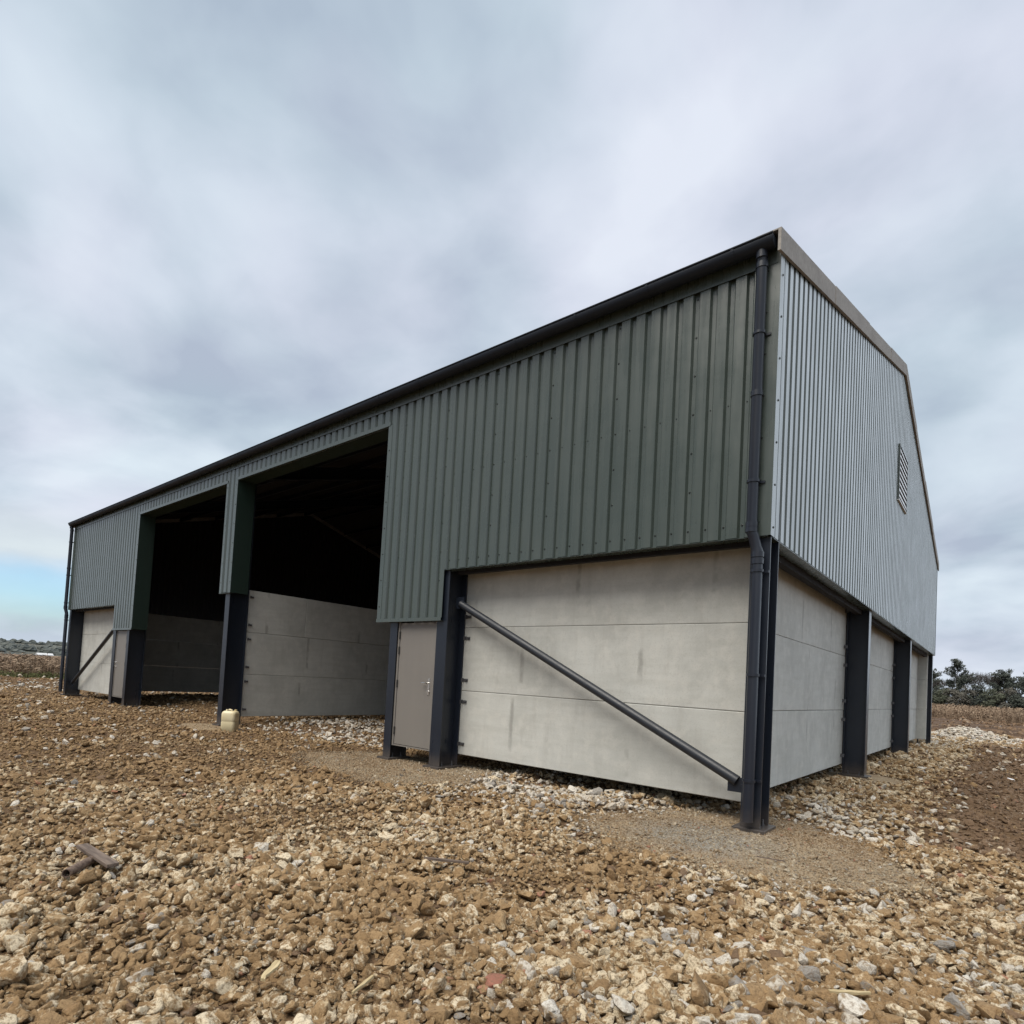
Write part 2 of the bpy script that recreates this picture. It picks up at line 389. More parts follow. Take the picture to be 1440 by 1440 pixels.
# sandy compacted patches round the column feet, a few mm above the ground sheet
for k, (cx, cy, rx, ry) in enumerate(PATCH):
    n = 72; rings = 9; vs = [(cx, cy, float(hgt(cx, cy))+.007)]
    for j in range(1, rings+1):
        for i in range(n):
            a = 2*math.pi*i/n; q = 1/(1+.07*math.sin(3*a+cx)+.05*math.sin(7*a+cy)+.03*math.sin(13*a))
            rr = j/rings*q; px, py = cx+rx*rr*math.cos(a), cy+ry*rr*math.sin(a)
            vs.append((px, py, float(hgt(px, py))+(.007 if j < rings else -.03)))
    fs = [(0, 1+i, 1+(i+1) % n) for i in range(n)]
    fs += [(1+j*n+i, 1+(j+1)*n+i, 1+(j+1)*n+(i+1) % n, 1+j*n+(i+1) % n) for j in range(rings-1) for i in range(n)]
    b = MB(); b.add(vs, fs, 0, True)
    o = b.build('sandy_patch', m_patch); tag(o, kind='structure')

# ------------------------------------------------------------------ barn
ZC, ZD, ZO, ZE = 3.06, 2.285, 5.68, 6.05
SX, SD = -4.77, -6.34
barn = empty('barn', (-12, 0, 0))
tag(barn, 'large new agricultural barn with green box-profile cladding over pale concrete panels, two open bays', 'barn')
D = .034; PITCH = .2
def profile(s0, s1, ph=0.0):
    """breakpoints (s, depth) of the box profile between s0 and s1; depth 0 = outer crown, D = valley"""
    base = [(0, 0), (.058, 0), (.078, D), (.122, D), (.142, 0)]
    pts = []
    k0 = math.floor((s0-ph)/PITCH)-1
    for k in range(k0, k0+int((s1-s0)/PITCH)+4):
        for a, d in base: pts.append((ph+k*PITCH+a, d))
    def at(s):
        for (a, da), (b, db) in zip(pts, pts[1:]):
            if a <= s <= b: return da+(db-da)*(s-a)/max(b-a, 1e-9)
        return 0
    return [(s0, at(s0))]+[q for q in pts if s0 < q[0] < s1]+[(s1, at(s1))], [ph+k*PITCH+.1 for k in range(k0, k0+int((s1-s0)/PITCH)+4) if s0+.03 < ph+k*PITCH+.1 < s1-.03]
def sheet_front(s0, s1, zb, zt, name='wall_cladding', bottom_screws=True, y0=0.0, sgn=1, label=None):
    pr, val = profile(s0, s1); b = MB(); n = len(pr); T = .003
    vs = [(s, y0+sgn*d, zb) for s, d in pr]+[(s, y0+sgn*d, zt) for s, d in pr]
    vs2 = [(s, y0+sgn*(d+T), zb) for s, d in pr]+[(s, y0+sgn*(d+T), zt) for s, d in pr]
    b.add(vs, [(i, i+1, n+i+1, n+i) for i in range(n-1)])
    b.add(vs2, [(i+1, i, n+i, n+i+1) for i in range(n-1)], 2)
    b.add(vs+vs2, [(i+1, i, 2*n+i, 2*n+i+1) for i in range(n-1)]+[(0, n, 3*n, 2*n), (n-1, 3*n-1, 4*n-1, 2*n-1)])
    for s in val:
        if bottom_screws: b.screw((s, y0+sgn*D, zb+.14), (0, -sgn, 0))
        if int(round((s-.1)/PITCH)) % 5 == 0:
            z = zb+.14+.45
            while z < zt-.1: b.screw((s, y0+sgn*D, z), (0, -sgn, 0)); z += .45
        elif (zt-zb) > 1.5:
            for z in (4.55,): 
                if zb < z < zt: b.screw((s, y0+sgn*D, z), (0, -sgn, 0), .008)
    return b.build(name, [m_green, m_screw, m_back_shade], barn, recalc=False)
def flash(boxes, name='flashing', m=None, screws=()):
    b = MB()
    for bx in boxes: b.box(*bx)
    for p, ax in screws: b.screw(p, ax)
    return b.build(name, [m or m_greenflash, m_screw], barn)
ZT = 6.12
sheet_front(SX, -.20, ZC, ZT)
sheet_front(SD+.09, SX, ZD+.03, ZT, bottom_screws=False)
sheet_front(-11.779, SD+.09, ZO+.03, ZT, bottom_screws=False)
sheet_front(-12.20, -11.78, ZC+.012, ZT, bottom_screws=False)
sheet_front(-L-SD-.09, -12.201, ZO+.03, ZT, bottom_screws=False)
sheet_front(-L-SX, -L-SD-.09, ZD+.03, ZT, bottom_screws=False)
sheet_front(-L+.20, -L-SX, ZC, ZT)
fl_z = [3.2+.45*i for i in range(7)]
# corner flashings (front leg + gable leg)
for xs, sg in ((0, -1), (-L, 1)):
    flash([(xs+sg*-.004, xs+sg*.245, -.006, -.003, ZC-.004, ZT), (xs-sg*.0065, xs-sg*.0035, -.006, .13, ZC-.004, ZT)],
          'corner_flashing', screws=[((xs+sg*.19 if False else xs+sg*.12, -.006, z), (0, -1, 0)) for z in fl_z]+[((xs-sg*.0065, .075, z-.05), (-sg, 0, 0)) for z in fl_z])
# eaves flashing strip under the gutter
flash([(-L+.02, -.02, -.012, -.0085, 5.955, 6.13)], 'eaves_flashing')
def jamb(x, side, zb, ret=.42):   # x = opening edge; side = +1 if cladding lies on +x side of the edge
    zs = [zb+.25+.45*i for i in range(7) if zb+.25+.45*i < ZO-.1]
    flash([(x, x+side*.10, -.0045, -.0015, zb, ZO)], 'jamb_flashing', screws=[((x+side*.05, -.0045, z), (0, -1, 0)) for z in zs])
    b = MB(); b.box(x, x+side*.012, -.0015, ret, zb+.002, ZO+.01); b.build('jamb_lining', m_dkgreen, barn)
jamb(SD, 1, ZD); jamb(-11.72, -1, ZC); jamb(-12.26, 1, ZC); jamb(-L-SD, -1, ZD)
for a, b_ in ((-11.72, SD), (-L-SD, -12.26)):
    flash([(a-.03, b_+.05, -.012, -.0085, ZO-.012, ZO+.055), (a, b_, -.0085, .05, ZO-.012, ZO-.009)], 'lintel_flashing')
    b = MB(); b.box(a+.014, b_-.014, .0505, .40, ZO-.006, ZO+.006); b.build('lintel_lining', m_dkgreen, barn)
for a, b_ in ((SD, SX), (-L-SX, -L-SD)):
    flash([(a, b_, -.016, -.0125, ZD-.02, ZD+.035), (a, b_, -.0125, .055, ZD-.02, ZD-.017)], 'drip_flashing')
flash([(-12.26, -11.72, -.012, .055, ZC-.012, ZC-.006)], 'drip_flashing')
# soffit returns below the high cladding on the front and gable
flash([(SX, -.02, .0, .16, ZC-.011, ZC-.007)], 'soffit_strip'); flash([(-L+.02, -L-SX, .0, .16, ZC-.011, ZC-.007)], 'soffit_strip')
flash([(-.16, -.002, .135, W, ZC-.011, ZC-.007)], 'soffit_strip')

# gable cladding, right and left ends of the barn, and the rear wall
SL = (8.80-ZE)/(W/2)
def ztop(s): return 6.06+SL*(s if s <= W/2 else W-s)
def sheet_gable(xf, out):
    b = MB(); T = .003
    for s0, s1 in ((.13, W/2), (W/2, W-.1)):
        pr, val = profile(s0, s1, .03); n = len(pr)
        vs = [(xf-out*d, s, ZC) for s, d in pr]+[(xf-out*d, s, ztop(s)) for s, d in pr]
        vs2 = [(x_-out*T, y_, z_) for x_, y_, z_ in vs]
        b.add(vs, [(i, i+1, n+i+1, n+i) if out > 0 else (i+1, i, n+i, n+i+1) for i in range(n-1)])
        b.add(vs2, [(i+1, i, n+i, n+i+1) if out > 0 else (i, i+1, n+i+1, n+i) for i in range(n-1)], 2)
        b.add(vs+vs2, [(i+1, i, 2*n+i, 2*n+i+1) for i in range(n-1)])
        if out > 0:
            for s in val:
                b.screw((xf-out*D, s, ZC+.14), (out, 0, 0))
                if int(round(s/PITCH)) % 5 == 0:
                    z = ZC+.6
                    while z < ztop(s)-.1: b.screw((xf-out*D, s, z), (out, 0, 0)); z += .45
    return b.build('gable_cladding', [m_green, m_screw, m_back_shade], barn, recalc=False)
sheet_gable(0, 1); sheet_gable(-L, -1)
b = MB(); pr, _v = profile(-L, 0); n = len(pr)
vs = [(s, W+.034-d, ZC) for s, d in pr]+[(s, W+.034-d, ZT) for s, d in pr]
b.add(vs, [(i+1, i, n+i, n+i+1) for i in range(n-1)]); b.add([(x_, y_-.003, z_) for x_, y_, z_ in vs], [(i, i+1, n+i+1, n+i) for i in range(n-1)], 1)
b.build('rear_cladding', [m_green, m_back_shade], barn, recalc=False)

# verge trims: lengths of fibre-cement bargeboard, lapped, on both gables
def verge(xf, out):
    for side in (0, 1):
        edges = [-.13, 2.35, 4.8, 7.2, W/2] 
        for i in range(4):
            a, c = edges[i], edges[i+1]
            th = .030+.006*(i % 2); up_ = .008*(i % 2)
            pts = []
            for y_, dz in ((a, -.012), (c+.04 if i < 3 else c, -.012), (c+.04 if i < 3 else c, .215+up_), (a, .215+up_)):
                zz_ = ZE+SL*y_+dz-up_*.4; yy_ = y_ if side == 0 else W-y_
                pts.append((xf+out*.004, yy_, zz_))
            b = MB(); b.prism(pts, (out*th, 0, 0))
            # top leg lying over the roof sheets
            q = []
            for y_ in (a, c+.04 if i < 3 else c):
                yy_ = y_ if side == 0 else W-y_
                zz_ = ZE+SL*y_+.215+up_*.6
                q += [(xf+out*(.004+th), yy_, zz_), (xf-out*.22, yy_, zz_)]
            vs = q+[(x_, y_, z_+.014) for x_, y_, z_ in q]
            b.add(vs, [(0, 1, 3, 2), (4, 6, 7, 5), (0, 4, 5, 1), (2, 3, 7, 6), (0, 2, 6, 4), (1, 5, 7, 3)])
            b.build('verge_trim', m_fibre, barn)
verge(0, 1); verge(-L, -1)
# roof: corrugated sheets, each slope one part
def roof(side):
    n = int(L/.0365); xs_ = np.linspace(-L+.05, -.05, n)
    ys = np.linspace(-.14, W/2, 9); V = []
    for T in (0, -.012):
        for y_ in ys:
            for x_ in xs_:
                V.append((x_, y_ if side == 0 else W-y_, ZE+SL*y_+.175+.022*math.sin(x_*2*math.pi/.146)+T))
    F = []; m_ = len(ys); N = m_*n
    for j in range(m_-1):
        for i in range(n-1):
            a = j*n+i; F.append((a, a+1, a+n+1, a+n)); F.append((N+a+1, N+a, N+a+n, N+a+n+1))
    for i in range(n-1): F.append((i+1, i, N+i, N+i+1))
    b = MB(); b.add(V, F, 0, True); return b.build('roof_slope', m_roofin, barn, recalc=False)
roof(0); roof(1)
b = MB(); b.prism([(-L+.05, W/2-.18, ZE+SL*W/2+.15), (-L+.05, W/2, ZE+SL*W/2+.24), (-L+.05, W/2+.18, ZE+SL*W/2+.15)], (L-.1, 0, 0)); b.build('ridge_capping', m_fibre, barn)

# gutter: half-round with rolled lip, brackets and end caps
def gutter(y0, sg, x0, x1):
    b = MB(); n = 12; r = .088; cy = y0+sg*.10; zt = 6.165
    prof = [(cy+r*math.cos(a), zt-r*1.15*math.sin(a)) for a in [math.pi*i/n for i in range(n+1)]]
    inn = [(cy+(r-.006)*math.cos(a), zt-(r*1.15-.006)*math.sin(a)) for a in [math.pi*i/n for i in range(n+1)]]
    m_ = n+1; vs = [(x_, p, q) for x_ in (x0, x1) for p, q in prof+inn]
    k = 2*m_; F = []
    for i in range(n):
        F += [(i, i+1, k+i+1, k+i), (m_+i+1, m_+i, k+m_+i, k+m_+i+1)]
    F += [(0, k, k+m_, m_), (n, m_+n, k+m_+n, k+n)]
    b.add(vs, F, 0, True)
    for x_ in (x0, x1):
        b.add([(x_, p, q) for p, q in prof], [tuple(range(m_))])
    lip = cy+sg*r
    b.tube((x0, lip, zt+.006), (x1, lip, zt+.006), .011, n=8)
    o = b.build('gutter', m_gutter, barn, recalc=True)
    x_ = x0+.6
    while x_ < x1:
        P_ = [(cy+(r+.006)*math.cos(a), zt-(r*1.15+.006)*math.sin(a)) for a in [math.pi*i/n for i in range(n+1)]]
        vs = [(x_+dx, p, q) for dx in (0, .03) for p, q in P_]
        s_ = MB(); s_.add(vs, [(i, i+1, m_+i+1, m_+i) for i in range(n)]); x_ += 1.0
        s_.build('gutter_bracket', m_gutter, o)
gutter(-.012, -1, -L-.06, -.030); gutter(W+.05, 1, -L-.06, -.03)

# steel columns: I-sections
def icol(cx, y0, depth, wid, z0, z1, axis='y', tf=.018, tw=.012, plate=True, sgn=1, name='column', splate=.34):
    """flanges face the axis direction; y0 outer face, running inward by depth*sgn"""
    b = MB()
    def bx(a0, a1, c0, c1, z0_, z1_):
        if axis == 'y': b.box(a0, a1, c0, c1, z0_, z1_)
        else: b.box(c0, c1, a0, a1, z0_, z1_)
    y1 = y0+sgn*depth
    bx(cx-wid/2, cx+wid/2, y0, y0+sgn*tf, z0, z1)
    bx(cx-wid/2, cx+wid/2, y1-sgn*tf, y1, z0, z1)
    bx(cx-tw/2, cx+tw/2, y0+sgn*(tf+.0005), y1-sgn*(tf+.0005), z0, z1)
    o = b.build(name, m_steel, barn, bevel=.003)
    if plate:
        b = MB()
        bx(cx-wid/2-.06, cx+wid/2+.06, y0-sgn*.07, y1+sgn*.05, z0-.05, z0-.001)
        p = b.build('base_plate', m_steel, o, bevel=.003)
        for a in (-1, 1):
            for yy_ in (y0+sgn*.09, y1-sgn*.09):
                b = MB(); c_ = cx+a*(wid/2-.035)
                P0 = (c_, yy_, z0) if axis == 'y' else (yy_, c_, z0)
                b.tube(P0, (P0[0], P0[1], z0+.022), .019, n=6); b.tube((P0[0], P0[1], z0+.022), (P0[0], P0[1], z0+.065), .011, n=8)
                b.build('anchor_bolt', m_galv, o)
    return o
Z0 = .03
icol(-.105, .05, .30, .20, Z0, ZC+.3)
icol(-4.80, .05, .40, .23, Z0, ZC+.3)
icol(-5.94, .05, .36, .18, Z0, ZD+.2)
icol(-11.93, .05, .46, .21, Z0, 6.0)
icol(-18.06, .05, .46, .18, Z0, ZD+.2)
icol(-19.20, .05, .40, .23, Z0, ZC+.3)
icol(-23.895, .05, .46, .20, Z0, ZC+.3)
for yy_ in (6.38, 12.62): icol(yy_, -.05, .36, .22, Z0, ZC+.3, 'x', sgn=-1)
icol(W-.12, -.05, .14, .2, Z0, ZC+.3, 'x', sgn=-1)
for yy_ in (6.38, 12.62): icol(yy_, -L+.05, .36, .22, Z0, ZC+.3, 'x', sgn=1)
for xx_ in (-6, -11.95, -18): icol(xx_, W-.05, .4, .2, Z0, 6.0, 'y', sgn=-1)
# portal rafters and purlins inside the roof
for xx_ in (-6.0, -11.95, -18.0):
    b = MB()
    for side in (0, 1):
        f_ = lambda y_: y_ if side == 0 else W-y_
        for (dx, z0_, z1_) in ((.09, -.42, -.405), (.006, -.4045, -.1155), (.09, -.115, -.10)):
            ya, yb = .30, W/2-.001
            p = []
            for zz_ in (z0_, z1_):
                for y_ in (ya, yb):
                    for x_ in (xx_-dx, xx_+dx): p.append((x_, f_(y_), ZE+SL*y_+zz_+.08))
            b.hexa(p)
    b.build('rafter', m_steel, barn)
b = MB()
for side in (0, 1):
    for k in range(7):
        y_ = .7+k*1.38; f_ = y_ if side == 0 else W-y_
        b.box(-L+.3, -.3, f_-.03, f_+.03, ZE+SL*y_-.015, ZE+SL*y_+.13)
b.build('purlins', m_steel, barn)
# rails behind the cladding foot, shade under the cladding put into their black colour
flash([(SX+.12, -.22, .17, .25, ZC-.06, ZC+.12)], 'cladding_rail', m_shade)
flash([(-L+.22, -L-SX-.12, .17, .25, ZC-.06, ZC+.12)], 'cladding_rail', m_shade)
flash([(-.27, -.17, .37, 6.26, ZC-.09, ZC+.12), (-.27, -.17, 6.50, 12.50, ZC-.09, ZC+.12), (-.27, -.17, 12.74, W-.24, ZC-.09, ZC+.12)], 'cladding_rail', m_shade)

b = MB(); b.box(-.415, -.378, W-.31, W-.17, Z0, ZC); b.build('joint_gap_strip', m_steel, barn)  # steel-coloured strip standing in for the dark gap beside the return
# precast concrete wall panels, one object each
PZ = .20
def panel(x0, x1, y0, y1, z0, z1):
    b = MB(); b.box(x0, x1, y0, y1, z0, z1); return b.build('concrete_panel', m_conc, barn, bevel=.009)
def wall_rows(x0, x1, y0, y1, splits=None, jit=True):
    for r_ in range(3):
        z0 = PZ+r_*1.0+.002; z1 = PZ+(r_+1)*1.0-.002
        segs = (splits or {}).get(r_, [(0, 1)])
        j = (random.uniform(-.004, .004) if jit else 0)
        for a, c in segs:
            if abs(x1-x0) > abs(y1-y0): panel(x0+(x1-x0)*a+(.004 if a else 0), x0+(x1-x0)*c, y0+j, y1+j, z0, z1)
            else: panel(x0+j, x1+j, y0+(y1-y0)*a+(.004 if a else 0), y0+(y1-y0)*c, z0, z1)
wall_rows(-4.80+.02, -.10, .462, .60)                 # right front bay (behind the post flanges)
wall_rows(-L+.15, -19.20-.02, .462, .60)               # left front bay
for a, c in ((.50, 6.36), (6.40, 12.60), (12.64, W-.3)): wall_rows(-.56, -.42, a, c)
for a, c in ((.62, 6.36), (6.40, 12.60), (12.64, W-.3)): wall_rows(-L+.42, -L+.56, a, c)
wall_rows(-.375, -.20, W-.30, W-.16, jit=False)        # short return beside the far corner post
wall_rows(-12.0, -11.86, .53, 6.40, {2: [(0, .262), (.262, 1)]}); wall_rows(-12.0, -11.86, 6.41, 12.4); wall_rows(-12.0, -11.86, 12.41, 18.2)
for a in (-6, -12, -18, -24): wall_rows(a+.15, a+5.85, W-.62, W-.48)
# panel fixing cleats
def cleats(pts, ax):
    for (x_, y_, z_) in pts:
        b = MB()
        if ax == 'y':
            b.box(x_-.05, x_+.035, y_-.010, y_-.001, z_-.022, z_+.022); b.box(x_-.058, x_-.05, y_-.06, y_-.001, z_-.03, z_+.03)
            b.tube((x_+.01, y_-.010, z_), (x_+.01, y_-.028, z_), .012, n=6)
        else:
            sg = 1
            b.box(x_+.001*sg, x_+.010*sg, y_-.05, y_+.035, z_-.022, z_+.022); b.box(x_+.001, x_+.06, y_-.058, y_-.05, z_-.03, z_+.03)
            b.tube((x_+.010, y_+.01, z_), (x_+.028, y_+.01, z_), .012, n=6)
        b.build('fixing_cleat', m_galv, barn)
CZ = [PZ+k+d for k in range(3) for d in (.17, .83)]
cleats([(-4.60, .457, z) for z in CZ[:5]], 'y')
cleats([(-11.857, .61, z) for z in CZ], 'x')
cleats([(-.417, 6.19, z) for z in CZ], 'x'); cleats([(-.417, 12.44, z) for z in CZ], 'x')

# diagonal braces
def brace(a, c):
    a, c = Vector(a), Vector(c); b = MB(); d = (c-a).normalized()
    b.tube(a, c, .057, n=24, cap=False); b.tube(a, c, .051, n=24, cap=False)
    for p, q in ((a, a+d*.002), (c, c-d*.10)):
        pass
    o = b.build('diagonal_brace', m_steel2, barn)
    b = MB(); sx = 1 if c.x > a.x else -1
    b.box(a.x-.10*sx, a.x+.06*sx, a.y-.006, a.y+.006, a.z-.07, a.z+.11); b.tube((a.x-.02*sx, a.y-.03, a.z+.03), (a.x-.02*sx, a.y+.03, a.z+.03), .014, n=6)
    b.box(c.x-.10*sx, c.x+.12*sx, c.y-.006, c.y+.006, c.z-.12, c.z+.04); b.tube((c.x+.05*sx, c.y-.03, c.z-.04), (c.x+.05*sx, c.y+.03, c.z-.04), .014, n=6)
    b.build('gusset', m_steel, o)
brace((-4.60, .24, 2.545), (-.31, .24, .46))
brace((-L+4.60, .24, 2.545), (-L+.31, .24, .46))

# downpipes
def downpipe(xu, yu, xl, yl, clips_u, clips_l, dark=False):
    s_ = 1 if xl > xu else -1
    b = MB(); r = .055
    b.path([(xu, yu-.02, 6.10), (xu, yu-.015, 6.04), (xu, yu, 5.98), (xu, yu, 3.10), (xu+.02*s_, yu+.01, 3.045), (xl-.02*s_, yl, 2.935), (xl, yl, 2.88), (xl, yl, .10)], r, 18)
    for z, x_, y_ in ((5.93, xu, yu), (4.55, xu, yu), (3.16, xu, yu), (3.11, xu, yu), (2.85, xl, yl), (2.78, xl, yl)):
        b.tube((x_, y_, z-.028), (x_, y_, z+.028), r+.007, n=20)
    b.tube((xu, yu-.018, 6.0), (xu, yu-.02, 6.10), r+.004, n=18)
    o = b.build('downpipe', m_pvc, barn)
    for z, x_, y_ in [(z, xu, yu) for z in clips_u]+[(z, xl, yl) for z in clips_l]:
        b = MB(); b.tube((x_, y_, z-.014), (x_, y_, z+.014), r+.010, n=20)
        b.box(x_, x_-s_*(-.10), y_+r-.002, y_+r+.010, z-.012, z+.012); b.build('pipe_clip', m_pvc, o)
downpipe(-.165, -.075, -.105, -.035, (5.2, 3.62), (2.68, 1.6, .52))
downpipe(-L-.03, -.075, -L+.0, -.035, (5.5, 4.3, 3.3), (2.68, 1.6, .52))

# doors
def door(x0, x1, hinge_left):
    b = MB(); b.box(x0, x1, .085, .13, .262, ZD-.035)
    # frame
    d_ = b.build('door', m_door, barn, bevel=.003)
    f = MB(); f.box(x0-.045, x0-.006, .075, .14, .235, ZD-.018); f.box(x1+.006, x1+.045, .075, .14, .235, ZD-.018)
    f.box(x0-.0055, x1+.0055, .079, .136, .235, .255)
    f.build('door_frame', m_door, d_)
    hx = x0-.002 if hinge_left else x1+.002
    for z in (.48, 1.25, 1.80, 2.05):
        h = MB(); h.tube((hx, .076, z-.062), (hx, .076, z+.062), .015, n=8); h.build('hinge', m_hinge, d_)
    kx = x1-.085 if hinge_left else x0+.085; s_ = -1 if hinge_left else 1
    h = MB(); h.box(kx-.022, kx+.022, .078, .0845, 1.10, 1.36); h.build('lock_plate', m_chrome, d_, bevel=.004)
    h = MB(); h.tube((kx, .078, 1.29), (kx, .035, 1.29), .011, n=12); h.path([(kx, .035, 1.29), (kx+s_*.06, .033, 1.29), (kx+s_*.125, .036, 1.288)], .010, 10); h.build('handle', m_chrome, d_)
    h = MB(); h.tube((kx, .078, 1.15), (kx, .066, 1.15), .026, n=16); h.build('keyhole_cover', m_chrome, d_)
door(-5.80, -4.965, True)
door(-L+4.965, -L+5.80, False)

# louvred vent in the gable
yv0, yv1, zv0, zv1 = 8.95, 10.2, 5.85, 7.02
b = MB(); b.box(.001, .014, yv0, yv1, zv0, zv1); vent = b.build('gable_vent', m_shade, barn)  # black slab in place of the shaded recess behind the slats
b = MB()
b.box(.001, .030, yv0-.03, yv0-.002, zv0-.03, zv1+.03); b.box(.001, .030, yv1+.002, yv1+.03, zv0-.03, zv1+.03)
b.box(.001, .028, yv0-.001, yv1+.001, zv1+.002, zv1+.03)
b.build('vent_frame', m_green, vent)
b = MB(); b.box(.001, .034, yv0-.03, yv1+.03, zv0-.045, zv0-.031); b.box(.012, .020, yv0, yv1, zv0-.030, zv0+.02); b.build('vent_sill', m_white, vent)
for k in range(9):
    z = zv0+.045+k*.125; b = MB()
    b.hexa([(.024, yv0, z), (.030, yv0, z), (.024, yv1, z), (.030, yv1, z), (.016, yv0, z+.066), (.022, yv0, z+.066), (.016, yv1, z+.066), (.022, yv1, z+.066)])
    b.build('slat', m_white, vent)

# ------------------------------------------------------------------ loose things in the yard
def hz(x_, y_): return float(hgt(x_, y_))
# jerrycan
can = empty('jerrycan', (-10.93, -.17, hz(-10.93, -.17)+.01)); can.rotation_euler.z = R(38)
tag(can, 'cream plastic jerrycan standing on the ground against the middle steel column', 'jerrycan')
def f_can(t):
    p = t.n('ShaderNodeTexCoord').outputs['Object']; z = t.sep(p)[2]
    c = t.mix(t.ramp(t.noise(p, 6, 4, .6), [(.4, 0), (.7, 1)]), (.74, .66, .45), (.66, .54, .31))
    c = t.mix(t.ramp(t.math('MULTIPLY', z, 2), [(.50, 1), (.54, 0)]), c, (.60, .52, .33))
    t.L(c, 'Base Color')
m_can = mat('cream_plastic', f_can, rough=.4)
def rr_ring(w_, d_, r_, z, n=6):
    pts = []
    for cx, cy, a0 in ((w_/2-r_, d_/2-r_, 0), (-w_/2+r_, d_/2-r_, 90), (-w_/2+r_, -d_/2+r_, 180), (w_/2-r_, -d_/2+r_, 270)):
        for i in range(n+1):
            a = R(a0+90*i/n); pts.append((cx+r_*math.cos(a), cy+r_*math.sin(a), z))
    return pts
b = MB(); rings = [rr_ring(.28, .24, .05, 0), rr_ring(.31, .27, .06, .02), rr_ring(.31, .27, .06, .22), rr_ring(.302, .262, .06, .232), rr_ring(.302, .262, .06, .245), rr_ring(.31, .27, .06, .257), rr_ring(.31, .27, .06, .40), rr_ring(.29, .25, .07, .44), rr_ring(.24, .20, .07, .46)]
n = len(rings[0]); b.add([v_ for r_ in rings for v_ in r_], [(j*n+i, j*n+(i+1) % n, (j+1)*n+(i+1) % n, (j+1)*n+i) for j in range(len(rings)-1) for i in range(n)]+[tuple(range(n-1, -1, -1)), tuple(range((len(rings)-1)*n, len(rings)*n))], 0, True)
o = b.build('body', m_can, None, recalc=True); o.parent = can
b = MB(); b.tube((.085, .05, .455), (.085, .05, .492), .028, n=16); o = b.build('cap', mat('cap_plastic', base=(.55, .45, .25), rough=.4)); o.parent = can
b = MB(); b.path([(-.10, 0, .45), (-.09, 0, .485), (-.03, 0, .492), (.02, 0, .485), (.03, 0, .45)], .014, 10); o = b.build('handle', m_can); o.parent = can

def f_wood(t):
    p = t.n('ShaderNodeTexCoord').outputs['Object']
    g = t.noise(t.n('ShaderNodeVectorMath', {0: p, 1: (3, 40, 40)}, operation='MULTIPLY').outputs[0], 1.5, 5, .6)
    t.L(t.mix(t.ramp(g, [(.35, 0), (.65, 1)]), (.075, .055, .045), (.19, .145, .115)), 'Base Color')
    t.L(bump(t, g, .6, .003), 'Normal')
m_wood = mat('weathered_dark_wood', f_wood, rough=.8)
def f_wood2(t):
    p = t.n('ShaderNodeTexCoord').outputs['Object']
    g = t.noise(t.n('ShaderNodeVectorMath', {0: p, 1: (4, 50, 50)}, operation='MULTIPLY').outputs[0], 1.5, 5, .6)
    t.L(t.mix(t.ramp(g, [(.35, 0), (.65, 1)]), (.33, .25, .13), (.55, .45, .27)), 'Base Color')
m_wood2 = mat('pale_split_wood', f_wood2, rough=.8)
def f_rust(t):
    p = opos(t)
    t.L(t.mix(t.ramp(t.noise(p, 40, 5, .7), [(.4, 0), (.65, 1)]), (.085, .055, .042), (.22, .16, .12)), 'Base Color')
m_rust = mat('muddy_pipe', f_rust, rough=.75)
def lay(o, a, c, z, label, cat, group=None):
    a, c = Vector(a), Vector(c); m_ = (a+c)/2; o.location = (m_.x, m_.y, z); o.rotation_euler.z = math.atan2(c.y-a.y, c.x-a.x)
    return tag(o, label, cat, group)
b = MB(); ln = .52
b.box(-ln/2, ln/2, -.036, .036, -.012, .012)
o = b.build('wood_strip', m_wood, bevel=.003); lay(o, (-3.04, -5.06), (-2.40, -5.02), .092, 'dark weathered flat strip lying across an open pipe end in the gravel, lower left', 'wood strip'); o.rotation_euler.y = R(2)
b = MB(); b.tube((-.16, 0, 0), (.16, 0, 0), .027, n=20, cap=False); b.tube((-.16, 0, 0), (.16, 0, 0), .022, n=20, cap=False)
vs = []; n = 20
for sx_ in (-.16, .16):
    o_ = len(b.v); 
    for rr in (.027, .022):
        for i in range(n): vs.append((sx_, rr*math.cos(2*math.pi*i/n), rr*math.sin(2*math.pi*i/n)))
b.add(vs, [(k*40+i, k*40+(i+1) % n, k*40+20+(i+1) % n, k*40+20+i) for k in (0, 1) for i in range(n)])
o = b.build('pipe_offcut', m_rust); lay(o, (-2.50, -5.27), (-2.74, -5.04), .070, 'short muddy hollow pipe offcut with its open end showing, beside the dark strip', 'pipe')
def stick(a, c, w_, z, label, m_, h_=.012):
    a, c = Vector(a), Vector(c); ln = (c-a).length; b = MB(); n = 6
    pts = []
    for i in range(n+1):
        t_ = i/n; ww = w_*(.55+.45*math.sin(math.pi*min(1, t_*1.15+.1)))*random.uniform(.85, 1.1)
        xx = -ln/2+ln*t_; dy = random.uniform(-.15, .15)*w_
        pts += [(xx, dy-ww/2, -h_/2), (xx, dy+ww/2, -h_/2), (xx, dy+ww/2, h_/2), (xx, dy-ww/2, h_/2)]
    F = [(i*4+k, i*4+(k+1) % 4, i*4+4+(k+1) % 4, i*4+4+k) for i in range(n) for k in range(4)]+[(3, 2, 1, 0), tuple(n*4+k for k in range(4))]
    b.add(pts, F); z += .015; o = b.build('wood_splinter', m_)
    lay(o, a, c, z, label, 'wood splinter', 'splinters of wood in the gravel'); o.rotation_euler.y = R(random.uniform(-4, 4)); return o
# (positions on the ground, metres)
SPL = [((-.62, -4.93), (-.52, -5.06), .035, .055, 'broad pale yellow wood splinter among the near left stones', m_wood2),
       ((-.12, -5.05), (-.10, -4.97), .014, .05, 'tiny pale splinter', m_wood2)]

